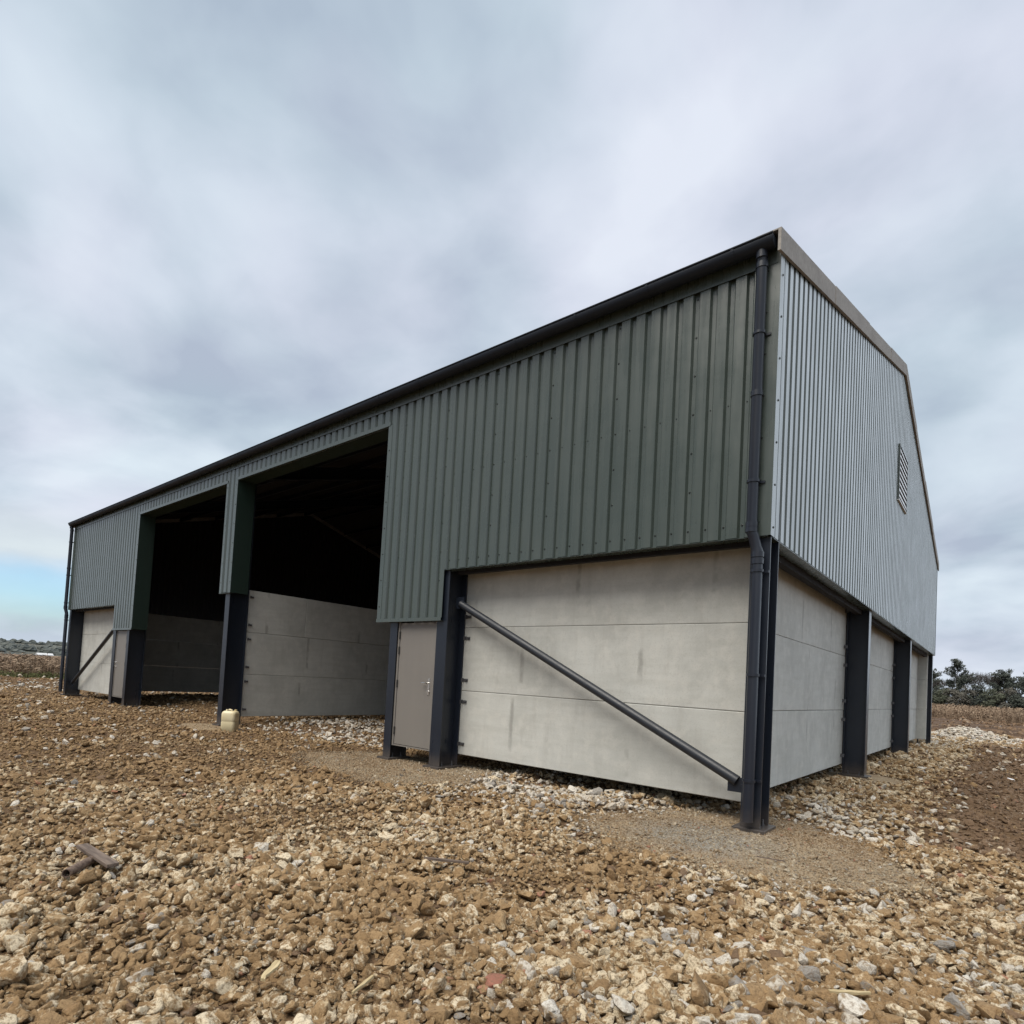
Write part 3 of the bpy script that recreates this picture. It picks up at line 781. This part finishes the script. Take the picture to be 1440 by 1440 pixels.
# ------------------------------------------------------------------ gravel (uncountable: instanced stones on scattered points)
def make_stones(n, prefix, m_, flat=(.45, .8), det=14):
    c = bpy.data.collections.new(prefix+'_shapes')
    for k in range(n):
        r_ = random.Random(100+k+len(prefix)); bm = bmesh.new()
        sx, sy, sz = 1, r_.uniform(.55, .9), r_.uniform(*flat)
        for i in range(det):
            v_ = Vector((r_.gauss(0, 1), r_.gauss(0, 1), r_.gauss(0, 1))).normalized()*r_.uniform(.82, 1.05)
            # push towards a box for angular quarry shapes
            bxv = v_/max(abs(v_.x), abs(v_.y), abs(v_.z)); v_ = v_.lerp(bxv*.8, .35)
            bm.verts.new((v_.x*sx*.5, v_.y*sy*.5, v_.z*sz*.5))
        res = bmesh.ops.convex_hull(bm, input=bm.verts)
        bmesh.ops.delete(bm, geom=[g for g in bm.verts if not g.link_faces], context='VERTS')
        bmesh.ops.dissolve_limit(bm, angle_limit=R(12), verts=bm.verts, edges=bm.edges)
        bmesh.ops.bevel(bm, geom=list(bm.edges), offset=.075, segments=2, affect='EDGES', profile=.6, clamp_overlap=True)
        bmesh.ops.triangulate(bm, faces=bm.faces)
        bmesh.ops.subdivide_edges(bm, edges=[e for e in bm.edges if e.calc_length() > .18], cuts=1, use_grid_fill=True)
        for v_ in bm.verts:
            q = Vector(v_.co)*4.5+Vector((k*7.1, 0, 0)); v_.co += v_.co.normalized()*(mnoise.noise(q)*.05)
        bmesh.ops.triangulate(bm, faces=bm.faces)
        bmesh.ops.recalc_face_normals(bm, faces=bm.faces)
        me = bpy.data.meshes.new(prefix); bm.to_mesh(me); bm.free(); me.materials.append(m_)
        me.polygons.foreach_set('use_smooth', [True]*len(me.polygons))
        me.set_sharp_from_angle(angle=R(34))
        o = bpy.data.objects.new(prefix, me); c.objects.link(o)
    return c
def gn_tree(name, coll):
    g = bpy.data.node_groups.new(name, 'GeometryNodeTree')
    g.interface.new_socket('Geometry', in_out='INPUT', socket_type='NodeSocketGeometry')
    g.interface.new_socket('Geometry', in_out='OUTPUT', socket_type='NodeSocketGeometry')
    N = g.nodes; i_ = N.new('NodeGroupInput'); o_ = N.new('NodeGroupOutput')
    ci = N.new('GeometryNodeCollectionInfo'); ci.inputs['Collection'].default_value = coll
    ci.inputs['Separate Children'].default_value = True; ci.inputs['Reset Children'].default_value = True
    ip = N.new('GeometryNodeInstanceOnPoints'); ip.inputs['Pick Instance'].default_value = True
    def at(nm, ty):
        a = N.new('GeometryNodeInputNamedAttribute'); a.data_type = ty; a.inputs[0].default_value = nm; return a.outputs[0]
    g.links.new(i_.outputs[0], ip.inputs['Points']); g.links.new(ci.outputs[0], ip.inputs['Instance'])
    g.links.new(at('pick', 'INT'), ip.inputs['Instance Index'])
    g.links.new(at('turn', 'FLOAT_VECTOR'), ip.inputs['Rotation']); g.links.new(at('size', 'FLOAT_VECTOR'), ip.inputs['Scale'])
    g.links.new(ip.outputs[0], o_.inputs[0]); return g
def scatter(name, P, size, coll, label, cat, tilt=.42):
    n = len(P); me = bpy.data.meshes.new(name); me.vertices.add(n); me.vertices.foreach_set('co', P.astype(np.float32).ravel())
    a = me.attributes.new('pick', 'INT', 'POINT'); a.data.foreach_set('value', rng.integers(0, len(coll.objects), n).astype(np.int32))
    rot = np.stack([rng.normal(0, tilt, n), rng.normal(0, tilt, n), rng.uniform(0, 6.283, n)], -1)
    a = me.attributes.new('turn', 'FLOAT_VECTOR', 'POINT'); a.data.foreach_set('vector', rot.astype(np.float32).ravel())
    S = size[:, None]*rng.uniform(.85, 1.15, (n, 3))
    a = me.attributes.new('size', 'FLOAT_VECTOR', 'POINT'); a.data.foreach_set('vector', S.astype(np.float32).ravel())
    o = bpy.data.objects.new(name, me); col.objects.link(o)
    md = o.modifiers.new('scatter', 'NODES'); md.node_group = gn_tree(name+'_scatter', coll)
    tag(o, label, cat, kind='stuff'); return o
def sector(dmin, dmax, pitch, margin=.9):
    """jittered grid points between two distances from the viewpoint, wider than the view on both sides"""
    m_ = dmax+1; xs_ = np.arange(CAM[0]-m_, CAM[0]+m_, pitch); ys = np.arange(CAM[1]-1.5, CAM[1]+m_, pitch)
    A, B = np.meshgrid(xs_, ys); A = (A+rng.uniform(-.5, .5, A.shape)*pitch).ravel(); B = (B+rng.uniform(-.5, .5, B.shape)*pitch).ravel()
    dx, dy = A-CAM[0], B-CAM[1]; d = np.hypot(dx, dy); ang = np.degrees(np.arctan2(-dx, dy))-40.2
    k = (d >= dmin) & (d < dmax) & (((ang > -44-200/(d*10+4)) & (ang < 46+200/(d*10+4))) | (d < 1.2))
    return A[k], B[k]
def nz(x_, y_, f, s_=0):
    r_ = np.random.default_rng(50+s_); v_ = 0
    for i in range(6):
        a = r_.uniform(0, 6.28); v_ = v_+np.sin(2*np.pi*f*(x_*np.cos(a)+y_*np.sin(a))*r_.uniform(.6, 1.6)+r_.uniform(0, 6.28))
    return v_/6
cA = make_stones(14, 'stone', m_stone); cW = make_stones(10, 'pale_stone', m_stone_w, (.4, .8)); cM = make_stones(8, 'earthy_stone', m_stone_m); cT = make_stones(10, 'mud_stone', m_stone_t, (.4, .7)); cG = make_stones(6, 'grit_stone', m_grit, (.5, .9), 10)
PX, PY, PS = [], [], []
for d0, d1, pit, s0 in ((0, 4.2, .038, .067), (4.2, 7.5, .045, .066), (7.5, 13, .060, .076), (13, 22, .095, .105), (22, 38, .14, .125)):
    a, c_ = sector(d0, d1, pit)
    s_ = s0*np.exp(rng.normal(0, .30, len(a)))*(1+.30*nz(a, c_, .35))
    PX.append(a); PY.append(c_); PS.append(s_)
# larger lumps
for d0, d1, pit, s0 in ((0, 7, .17, .105), (7, 14, .30, .115)):
    a, c_ = sector(d0, d1, pit); s_ = s0*np.exp(rng.normal(0, .22, len(a))); k = rng.random(len(a)) < .35+.6*(a > -.6)
    PX.append(a[k]); PY.append(c_[k]); PS.append(s_[k])
a, c_ = sector(0, 6.0, .034); PX.append(a); PY.append(c_); PS.append(.024*np.exp(rng.normal(0, .35, len(a))))
A, B = np.meshgrid(np.arange(-.4, 4.6, .075), np.arange(19.5, 28, .075)); A = (A+rng.uniform(-.04, .04, A.shape)).ravel(); B = (B+rng.uniform(-.04, .04, B.shape)).ravel()
PX.append(A); PY.append(B); PS.append(.10*np.exp(rng.normal(0, .3, len(A))))
PX, PY, PS = map(np.concatenate, (PX, PY, PS))
jx, jy = rng.normal(0, .09, len(PX)), rng.normal(0, .07, len(PX)); pm = patchmask(PX+jx, PY+jy, 1.0, .62, 1.05)
yard = (PX > -31.5) & (PY < 25.6-.5*np.clip(PX-2, 0, 3)+.6*nz(PX, PY, .15, 9))
keep = yard & (rng.random(len(PX)) > np.clip(pm*1.06, 0, .965))
PX, PY, PS, pm = PX[keep], PY[keep], PS[keep], pm[keep]
PS = np.where(pm > .08, np.minimum(PS, .055-.032*pm), PS)
whit = np.exp(-((PY+.15)/.75)**2)*sstep(-5.0, -3.8, PX)*(1-sstep(-1.0, .2, PX))+np.exp(-((PY-1.2)/1.6)**2)*np.exp(-((PX-.35)/.6)**2)*.8 + np.exp(-((PX-.6)/1.1)**2-((PY-24.9)/2.0)**2)*1.6+.8*np.exp(-((PX-2.4)/1.0)**2-((PY-24.3)/1.0)**2)+.5*np.exp(-((PX-.2)/.7)**2-((PY-19)/2.5)**2) \
    + .55*np.exp(-((PX+29.5)/1.6)**2) + .75*np.exp(-((PY-2.2)/1.2)**2)*(PX < -6.5)*(PX > -11.6) + .30*sstep(-.5, 2.0, PX)*(1-sstep(-2.5, -.5, PY))
earth = sstep(.5, 1.6, PX+.25*nz(PX, PY, .3, 3))*sstep(.3, 1.6, PY)*(1-sstep(20, 24, PY))*(1-.8*sstep(3.0, 4.2, PX-.05*PY))
u_ = rng.random(len(PX))+.16*nz(PX, PY, .6, 1)
isW = u_ < whit*.8+np.where(PX < -3, .008, .014); isM = (~isW) & (rng.random(len(PX)) < np.clip(earth*.92+.06, 0, 1))
PS = np.where(isM, PS*.85, PS); PS = np.where((PX < -4) & ~isW, PS*(1-.28*sstep(4, 8, -PX)), PS)
PZs = hgt(PX, PY)+PS*rng.uniform(.02, .38, len(PX))
sink = np.where(isM, -.012, 0)
P = np.stack([PX, PY, PZs+sink], -1)
tan = np.clip(.12+.95*sstep(-1.0, -6.5, PX)*1.0, 0, .97) if False else np.clip(.10+.85*(1-sstep(-6.5, -1.5, PX+.6*nz(PX, PY, .2, 5))), 0, .97)
isT = (~isW) & (~isM) & (rng.random(len(PX)) < tan)
kA = ~(isW | isM | isT)
Pl = P[isT].copy(); Pl[:, 2] -= .10*PS[isT]
scatter('gravel', Pl, PS[isT]*1.05, cT, 'brown mud-coated stones of the left and middle yard', 'gravel')
scatter('gravel', P[kA], PS[kA], cA, 'muddy tan crushed limestone covering the whole yard', 'gravel')
scatter('pale_rubble', P[isW], PS[isW]*1.05, cW, 'whitish broken stone and rubble below the walls and heaped beyond the far corner', 'rubble')
scatter('earthy_gravel', P[isM], PS[isM], cM, 'dark brown muddy stones along the gable side of the yard', 'gravel')
# clods of turned soil beyond the yard
ys_ = 28+62*rng.random(9000)**1.3; xs_ = CAM[0]+(ys_-CAM[1])*rng.uniform(-.12, .14, 9000); s_ = .16*np.exp(rng.normal(0, .5, 9000))
scatter('soil_clods', np.stack([xs_, ys_, hgt(xs_, ys_)-.02], -1), s_, cM, 'dark clods of turned brown soil beyond the rubble heap', 'soil')
# grit on the sandy patches
a, c_ = [], []
for cx, cy, rx, ry in PATCH[:3]:
    pit = .019 if cx > -8 else .05
    A, B = np.meshgrid(np.arange(cx-rx*1.1, cx+rx*1.1, pit), np.arange(cy-ry*1.1, cy+ry*1.1, pit)); a.append((A+rng.uniform(-.5, .5, A.shape)*pit).ravel()); c_.append((B+rng.uniform(-.5, .5, B.shape)*pit).ravel())
a = np.concatenate(a); c_ = np.concatenate(c_); k = (patchmask(a, c_) > .3) & (rng.random(len(a)) < .72+.3*nz(a, c_, .8, 7)); a, c_ = a[k], c_[k]
s_ = .0175*np.exp(rng.normal(0, .50, len(a)))
scatter('grit', np.stack([a, c_, hgt(a, c_)+.007+s_*.1], -1), s_, cG, 'fine sandy grit on the smooth patches round the column feet', 'grit')

for s_ in SPL[:1]: stick(s_[0], s_[1], s_[2], s_[3], s_[4], s_[5])
stick((-.20, -4.72), (-.16, -4.86), .014, .065, 'thin pale upright-looking straw of wood right of the broad yellow splinter', m_wood2)
stick((-1.35, -3.35), (-1.06, -3.18), .028, .058, 'grey brown bark strip lying in the middle of the foreground gravel', m_wood, .016)
stick((1.30, -3.30), (1.44, -3.16), .022, .055, 'long bleached splinter near the bottom right of the gravel', m_wood2)
stick((.30, -1.05), (.50, -.97), .012, .015, 'thin dark twig on the smooth sandy patch in front of the corner column', m_wood, .008)
b = MB(); b.hexa([(-.09, -.06, 0), (.10, -.05, 0), (-.07, .05, 0), (.08, .07, 0), (-.05, -.03, .07), (.07, -.02, .05), (-.04, .03, .08), (.05, .03, .06)])
o = b.build('plastic_scrap', mat('white_plastic', base=(.75, .76, .78), rough=.5), bevel=.01); o.location = (1.98, 8.9, hz(1.98, 8.9)+.03)
tag(o, 'small crumpled white scrap on the brown earth right of the gable', 'scrap')

# ------------------------------------------------------------------ vegetation
def leafmat(name, a, c, scale=.6):
    def f(t):
        p = opos(t); n = t.noise(p, scale, 4, .6); q = t.noise(p, scale*9, 2, .5)
        t.L(t.mix(t.ramp(t.math('ADD', t.math('MULTIPLY', n, .6), t.math('MULTIPLY', q, .4)), [(.38, 0), (.62, 1)]), a, c), 'Base Color')
    return mat(name, f, rough=.8, spec=.2)
m_leaf_dk = leafmat('evergreen_leaves', (.036, .045, .040), (.088, .098, .082), .5)
m_leaf_br = leafmat('winter_scrub', (.085, .082, .072), (.155, .148, .125), .5)
m_leaf_ol = leafmat('olive_scrub', (.062, .070, .052), (.122, .134, .092), .5)
m_bark = mat('bark', base=(.085, .075, .065), rough=.9)
m_twig = mat('bare_twigs', base=(.115, .105, .098), rough=.9)
def leaf_cloud(b, C, rad, n, s0, r_):
    for i in range(n):
        v_ = Vector((r_.gauss(0, 1), r_.gauss(0, 1), r_.gauss(0, 1))); v_.normalize(); q = r_.random()**.45
        p = Vector(C)+Vector((v_.x*rad[0]*q, v_.y*rad[1]*q, v_.z*rad[2]*q))
        s_ = s0*r_.uniform(.5, 1.5); u = Vector((r_.gauss(0, 1), r_.gauss(0, 1), r_.gauss(0, 1))).normalized(); w_ = u.orthogonal().normalized()
        b.add([p-u*s_, p+w_*s_*.45, p+u*s_, p-w_*s_*.45], [(0, 1, 2, 3)])
def limb(b, a, d, ln, r0, depth, r_, tips, spread=.55):
    n = 3; p = Vector(a); d = Vector(d).normalized()
    for i in range(n):
        q = p+d*(ln/n); ra = r0*(1-.5*i/n); rb = r0*(1-.5*(i+1)/n)
        b.tube(p, q, ra, rb, 5 if depth > 1 else 3, cap=False); p = q
        d = (d+Vector((r_.gauss(0, .12), r_.gauss(0, .12), r_.gauss(.03, .08)))).normalized()
        if depth > 0 and i > 0:
            e = (d+Vector((r_.gauss(0, spread), r_.gauss(0, spread), r_.gauss(.1, .3)))).normalized()
            limb(b, p, e, ln*r_.uniform(.55, .8), r0*.5, depth-1, r_, tips, spread)
    if depth > 0:
        for _ in range(2):
            e = (d+Vector((r_.gauss(0, spread), r_.gauss(0, spread), r_.gauss(.1, .25)))).normalized()
            limb(b, p, e, ln*r_.uniform(.6, .8), r0*.5, depth-1, r_, tips, spread)
    else: tips.append(p)
def evergreen(x_, y_, h, wd, seed, label):
    r_ = random.Random(seed); o = empty('evergreen_tree', (x_, y_, -.1)); tag(o, label, 'tree', 'trees beyond the field behind the barn')
    b = MB(); tips = []
    b.tube((x_, y_, -.1), (x_, y_, h*.9), .22, .05, 7); cr = MB()
    for k in range(44):
        z = h*r_.uniform(.10, .97); a = r_.uniform(0, 6.28); ln = wd*(1.05-(z/h)**2*.75)*r_.uniform(.3, 1.2)
        e = Vector((x_+ln*math.cos(a), y_+ln*math.sin(a), z+r_.uniform(.2, 2.2)))
        b.tube((x_, y_, z-.3), e, .05, .015, 4, cap=False)
        for f_ in (.45, .75, 1.0):
            c_ = Vector((x_, y_, z-.3)).lerp(e, f_); leaf_cloud(cr, c_, (.6*f_+.2, .6*f_+.2, .45), 50, .19, r_)
    for q_ in range(4): leaf_cloud(cr, (x_+r_.gauss(0, .9), y_+r_.gauss(0, .9), h*r_.uniform(.86, .98)), (.45, .45, .75), 60, .17, r_)
    b.build('trunk', m_bark, o); cr.build('crown', m_leaf_dk, o, recalc=False)
def bare(x_, y_, h, seed, label):
    r_ = random.Random(seed); o = empty('bare_tree', (x_, y_, -.1)); tag(o, label, 'tree', 'trees beyond the field behind the barn')
    b = MB(); tips = []; b.tube((x_, y_, -.1), (x_, y_, h*.28), .16, .13, 7)
    tw = MB()
    for k in range(5):
        a = 1.256*k+r_.uniform(-.3, .3); limb(b, (x_, y_, h*.26), (math.cos(a)*.55, math.sin(a)*.55, 1), h*.27, .085, 2, r_, tips, .42)
    for p in tips:
        for _ in range(9):
            d = Vector((r_.gauss(0, .5), r_.gauss(0, .5), r_.uniform(.3, 1.2))).normalized(); tw.tube(p, p+d*h*r_.uniform(.08, .16), .026, .012, 3, cap=False)
    b.build('trunk', m_bark, o); tw.build('crown', m_twig, o, recalc=False)
def bush(x_, y_, h, wd, seed, m_, label):
    r_ = random.Random(seed); o = empty('hedge_bush', (x_, y_, -.1)); tag(o, label, 'bush', 'bushes along the field edge behind the barn')
    cr = MB(); st = MB()
    for k in range(52):
        a = r_.uniform(0, 6.28); q = r_.uniform(0, 1)**.5; c_ = (x_+wd*q*math.cos(a), y_+wd*.7*q*math.sin(a), h*r_.uniform(.12, .92)*(1-.35*q))
        st.tube((x_+.2*math.cos(a), y_+.2*math.sin(a), -.1), c_, .03, .01, 4, cap=False)
        leaf_cloud(cr, c_, (.85, .85, .7), 90, .18, r_)
        for _ in range(4):
            st.tube(c_, (c_[0]+r_.gauss(0, .4), c_[1]+r_.gauss(0, .4), c_[2]+r_.uniform(.4, 1.1)), .014, .006, 3, cap=False)
    st.build('stems', m_twig, o); cr.build('foliage', m_, o, recalc=False)
# the tree line, about 180 m off
yt = 178
EV = [(-7.4, 0, 8.6, 2.3, 'tall ragged evergreen nearest the barn corner, highest of the tree line'),
      (1.6, 2, 7.3, 2.4, 'broad pointed dark evergreen in the middle of the tree line right of the bare trees'),
      (5.6, -2, 6.6, 2.2, 'dark evergreen at the right edge of the picture'),
      (-13, 4, 7.0, 2.3, 'dark evergreen mostly hidden behind the barn end wall'),
      (9.8, 3, 7.2, 2.4, 'dark evergreen just outside the right edge of the view'), (15, 0, 8, 2.6, 'dark evergreen farthest along the line to the right')]
for k, (a, d_, h, wd, lb) in enumerate(EV): evergreen(a, yt+d_, h*1.32, wd*1.6, 20+k, lb)
BR = [(-10.2, 3, 5.9, 'pale bare twiggy tree tucked against the barn end wall'), (-4.6, 3, 6.9, 'bare tree just right of the tallest evergreen'), (-2.6, 5, 7.0, 'bare tree in the middle of the three between the evergreens'),
      (-.7, 4, 6.7, 'bare tree just left of the broad pointed evergreen'), (3.8, 5, 6.0, 'thin bare tree between the two right-hand evergreens'), (12, 4, 7, 'bare tree beyond the right edge of the view')]
for k, (a, d_, h, lb) in enumerate(BR): bare(a, yt+d_, h*1.5, 40+k, lb)
BU = [(-9.6, -3, 3.6, 1.9, 1, 'olive green bush beside the barn corner'), (-6.6, -3.5, 4.4, 2.1, 0, 'brown winter bush under the tallest evergreen'), (-3.6, -3, 4.2, 2.1, 2, 'dull grey brown bush below the first bare tree'),
      (-.8, -3.4, 3.9, 2.0, 1, 'dark olive bush below the bare trees'), (2.0, -3, 4.0, 2.1, 0, 'grey brown bush under the broad pointed evergreen'), (4.9, -3.6, 3.7, 2.0, 2, 'dark bush at the right edge of the picture'),
      (-12.6, -2, 4.0, 2.0, 2, 'dark bush half hidden behind the barn end'), (8, -3, 4, 2.1, 0, 'brown bush just outside the right edge'), (11.5, -3, 4, 2.1, 1, 'olive bush farther right outside the view'), (15, -3, 4, 2.2, 2, 'dark bush farthest right along the field edge')]
mm = (m_leaf_br, m_leaf_ol, m_leaf_dk)
for k, (a, d_, h, wd, i_, lb) in enumerate(BU): bush(a, yt+d_, h*1.72, wd*1.35, 60+k, mm[i_], lb)

# dead standing weeds: left field and the strip in front of the tree line
def f_weed(t):
    p = opos(t); r_ = t.noise(p, 3.5, 3, .7); q = t.noise(p, .25, 3, .6)
    c = t.mix(t.ramp(r_, [(.36, 0), (.64, 1)]), (.16, .105, .072), (.44, .34, .245))
    c = t.mix(t.math('MULTIPLY', t.ramp(q, [(.45, 0), (.65, 1)]), .5), c, (.10, .075, .055))
    t.L(c, 'Base Color')
m_weed = mat('dead_weeds', f_weed, rough=.9, spec=.1)
m_grass = leafmat('rough_grass', (.07, .085, .03), (.17, .18, .08), 1.2)
def weeds(name, pts, h0, m_, label, cat, leaves=3, wd=.02):
    V, F = [], []
    r_ = random.Random(5)
    for (x_, y_) in pts:
        h = h0*r_.uniform(.55, 1.15); lx, ly = r_.gauss(0, .12)*h, r_.gauss(0, .12)*h; z0 = hz(x_, y_)-.03
        a = r_.uniform(0, 6.28); cx, cy = math.cos(a)*wd, math.sin(a)*wd; o_ = len(V)
        V += [(x_-cx, y_-cy, z0), (x_+cx, y_+cy, z0), (x_+lx+cx*.5, y_+ly+cy*.5, z0+h), (x_+lx-cx*.5, y_+ly-cy*.5, z0+h)]; F.append((o_, o_+1, o_+2, o_+3))
        for _ in range(leaves):
            t_ = r_.uniform(.25, 1); b_ = (x_+lx*t_, y_+ly*t_, z0+h*t_); a = r_.uniform(0, 6.28); l_ = r_.uniform(.12, .34)*h
            e = (b_[0]+l_*math.cos(a), b_[1]+l_*math.sin(a), b_[2]+r_.uniform(-.1, .8)*l_); o_ = len(V)
            V += [b_, ((b_[0]+e[0])/2-math.sin(a)*wd*1.7, (b_[1]+e[1])/2+math.cos(a)*wd*1.7, (b_[2]+e[2])/2+.04), e]; F.append((o_, o_+1, o_+2))
    me = bpy.data.meshes.new(name); me.from_pydata(V, [], F); me.materials.append(m_)
    o = bpy.data.objects.new(name, me); col.objects.link(o); tag(o, label, cat, kind='stuff'); return o
pts = []
r_ = random.Random(9)
for _ in range(7500):
    x_ = -33.5-34*r_.random()**1.5; y_ = r_.uniform(-6, 7)+(-x_-33)*r_.uniform(-.1, .35)
    pts.append((x_, y_))
weeds('dead_weeds', pts, 1.15, m_weed, 'tall dead brown weeds standing in the field left of the barn', 'weeds')
pts = []
for _ in range(9000):
    y_ = 66+60*r_.random()**1.4; x_ = CAM[0]+(y_-CAM[1])*r_.uniform(-.12, .14); pts.append((x_, y_))
weeds('dead_weeds', pts, 1.25, m_weed, 'band of dead brown weeds between the bare soil and the tree line', 'weeds', wd=.03)
pts = [(-31.9-2.6*r_.random(), r_.uniform(-6, 6)) for _ in range(3800)]
weeds('rough_grass', pts, .36, m_grass, 'low green grass along the foot of the dead weeds on the left', 'grass', 2, .012)

# far hills and woods on the left horizon
hx = np.linspace(-2300, -650, 90); hy = np.linspace(-900, 1500, 150); HX, HY = np.meshgrid(hx, hy)
def hillz(x_, y_):
    q = sstep(-700, -1300, x_) if False else np.clip((-x_-650)/700, 0, 1)
    return -2+q*q*(3-2*q)*(17+7*np.sin(y_*.0041+.8)+4*np.sin(y_*.011+x_*.003))
m_hill = leafmat('hill_field', (.050, .056, .048), (.10, .098, .078), .006)
hl = grid_obj('hills', HX, HY, hillz(HX, HY), m_hill); tag(hl, kind='structure')
cr = MB(); r_ = random.Random(12)
def lump(b, x_, y_, z_, s_, h_):
    n = 7; vs = []; 
    for j, (zz_, q) in enumerate(((0, .8), (.35, 1.0), (.7, .75), (.95, .3))):
        for i in range(n):
            a = 6.283*i/n+j*.4; rr = s_*q*r_.uniform(.75, 1.2); vs.append((x_+rr*math.cos(a), y_+rr*math.sin(a), z_+h_*zz_*r_.uniform(.9, 1.12)))
    vs.append((x_, y_, z_+h_*1.05)); k = len(vs)-1
    b.add(vs, [(j*n+i, j*n+(i+1) % n, (j+1)*n+(i+1) % n, (j+1)*n+i) for j in range(3) for i in range(n)]+[(3*n+i, 3*n+(i+1) % n, k) for i in range(n)])
for band, (x0, x1, nn) in enumerate(((-800, -1000, 520), (-1150, -1400, 620), (-620, -720, 340))):
    for _ in range(nn):
        x_ = r_.uniform(x1, x0); y_ = r_.uniform(-500, 900); lump(cr, x_, y_, float(hillz(x_, y_))-1, r_.uniform(4, 9), r_.uniform(4, 8.5) if band != 2 else r_.uniform(2.5, 4.5))
m_wood_far = leafmat('far_wood', (.060, .070, .068), (.125, .135, .122), .05)
o = cr.build('distant_woodland', m_wood_far); tag(o, 'far grey green woodland along the left horizon', 'woodland', kind='stuff')
def shed(x_, y_, ln, label):
    z = -1.9; o = empty('farm_shed', (x_, y_, z)); tag(o, label, 'farm building')
    mw = mat('pale_wall', base=(.40, .40, .39), rough=.8)
    b = MB(); b.box(x_-4, x_+4, y_-ln/2, y_+ln/2, z, z+2.6); b.build('wall', mw, o)
    b = MB(); b.prism([(x_-4.4, y_-ln/2-.3, z+2.61), (x_+4.4, y_-ln/2-.3, z+2.61), (x_, y_-ln/2-.3, z+4.2)], (0, ln+.6, 0)); b.build('roof', mat('pale_roof', base=(.55, .56, .57), rough=.6), o)
shed(-590, 128, 10, 'low pale roofed shed far off at the foot of the wooded hill')
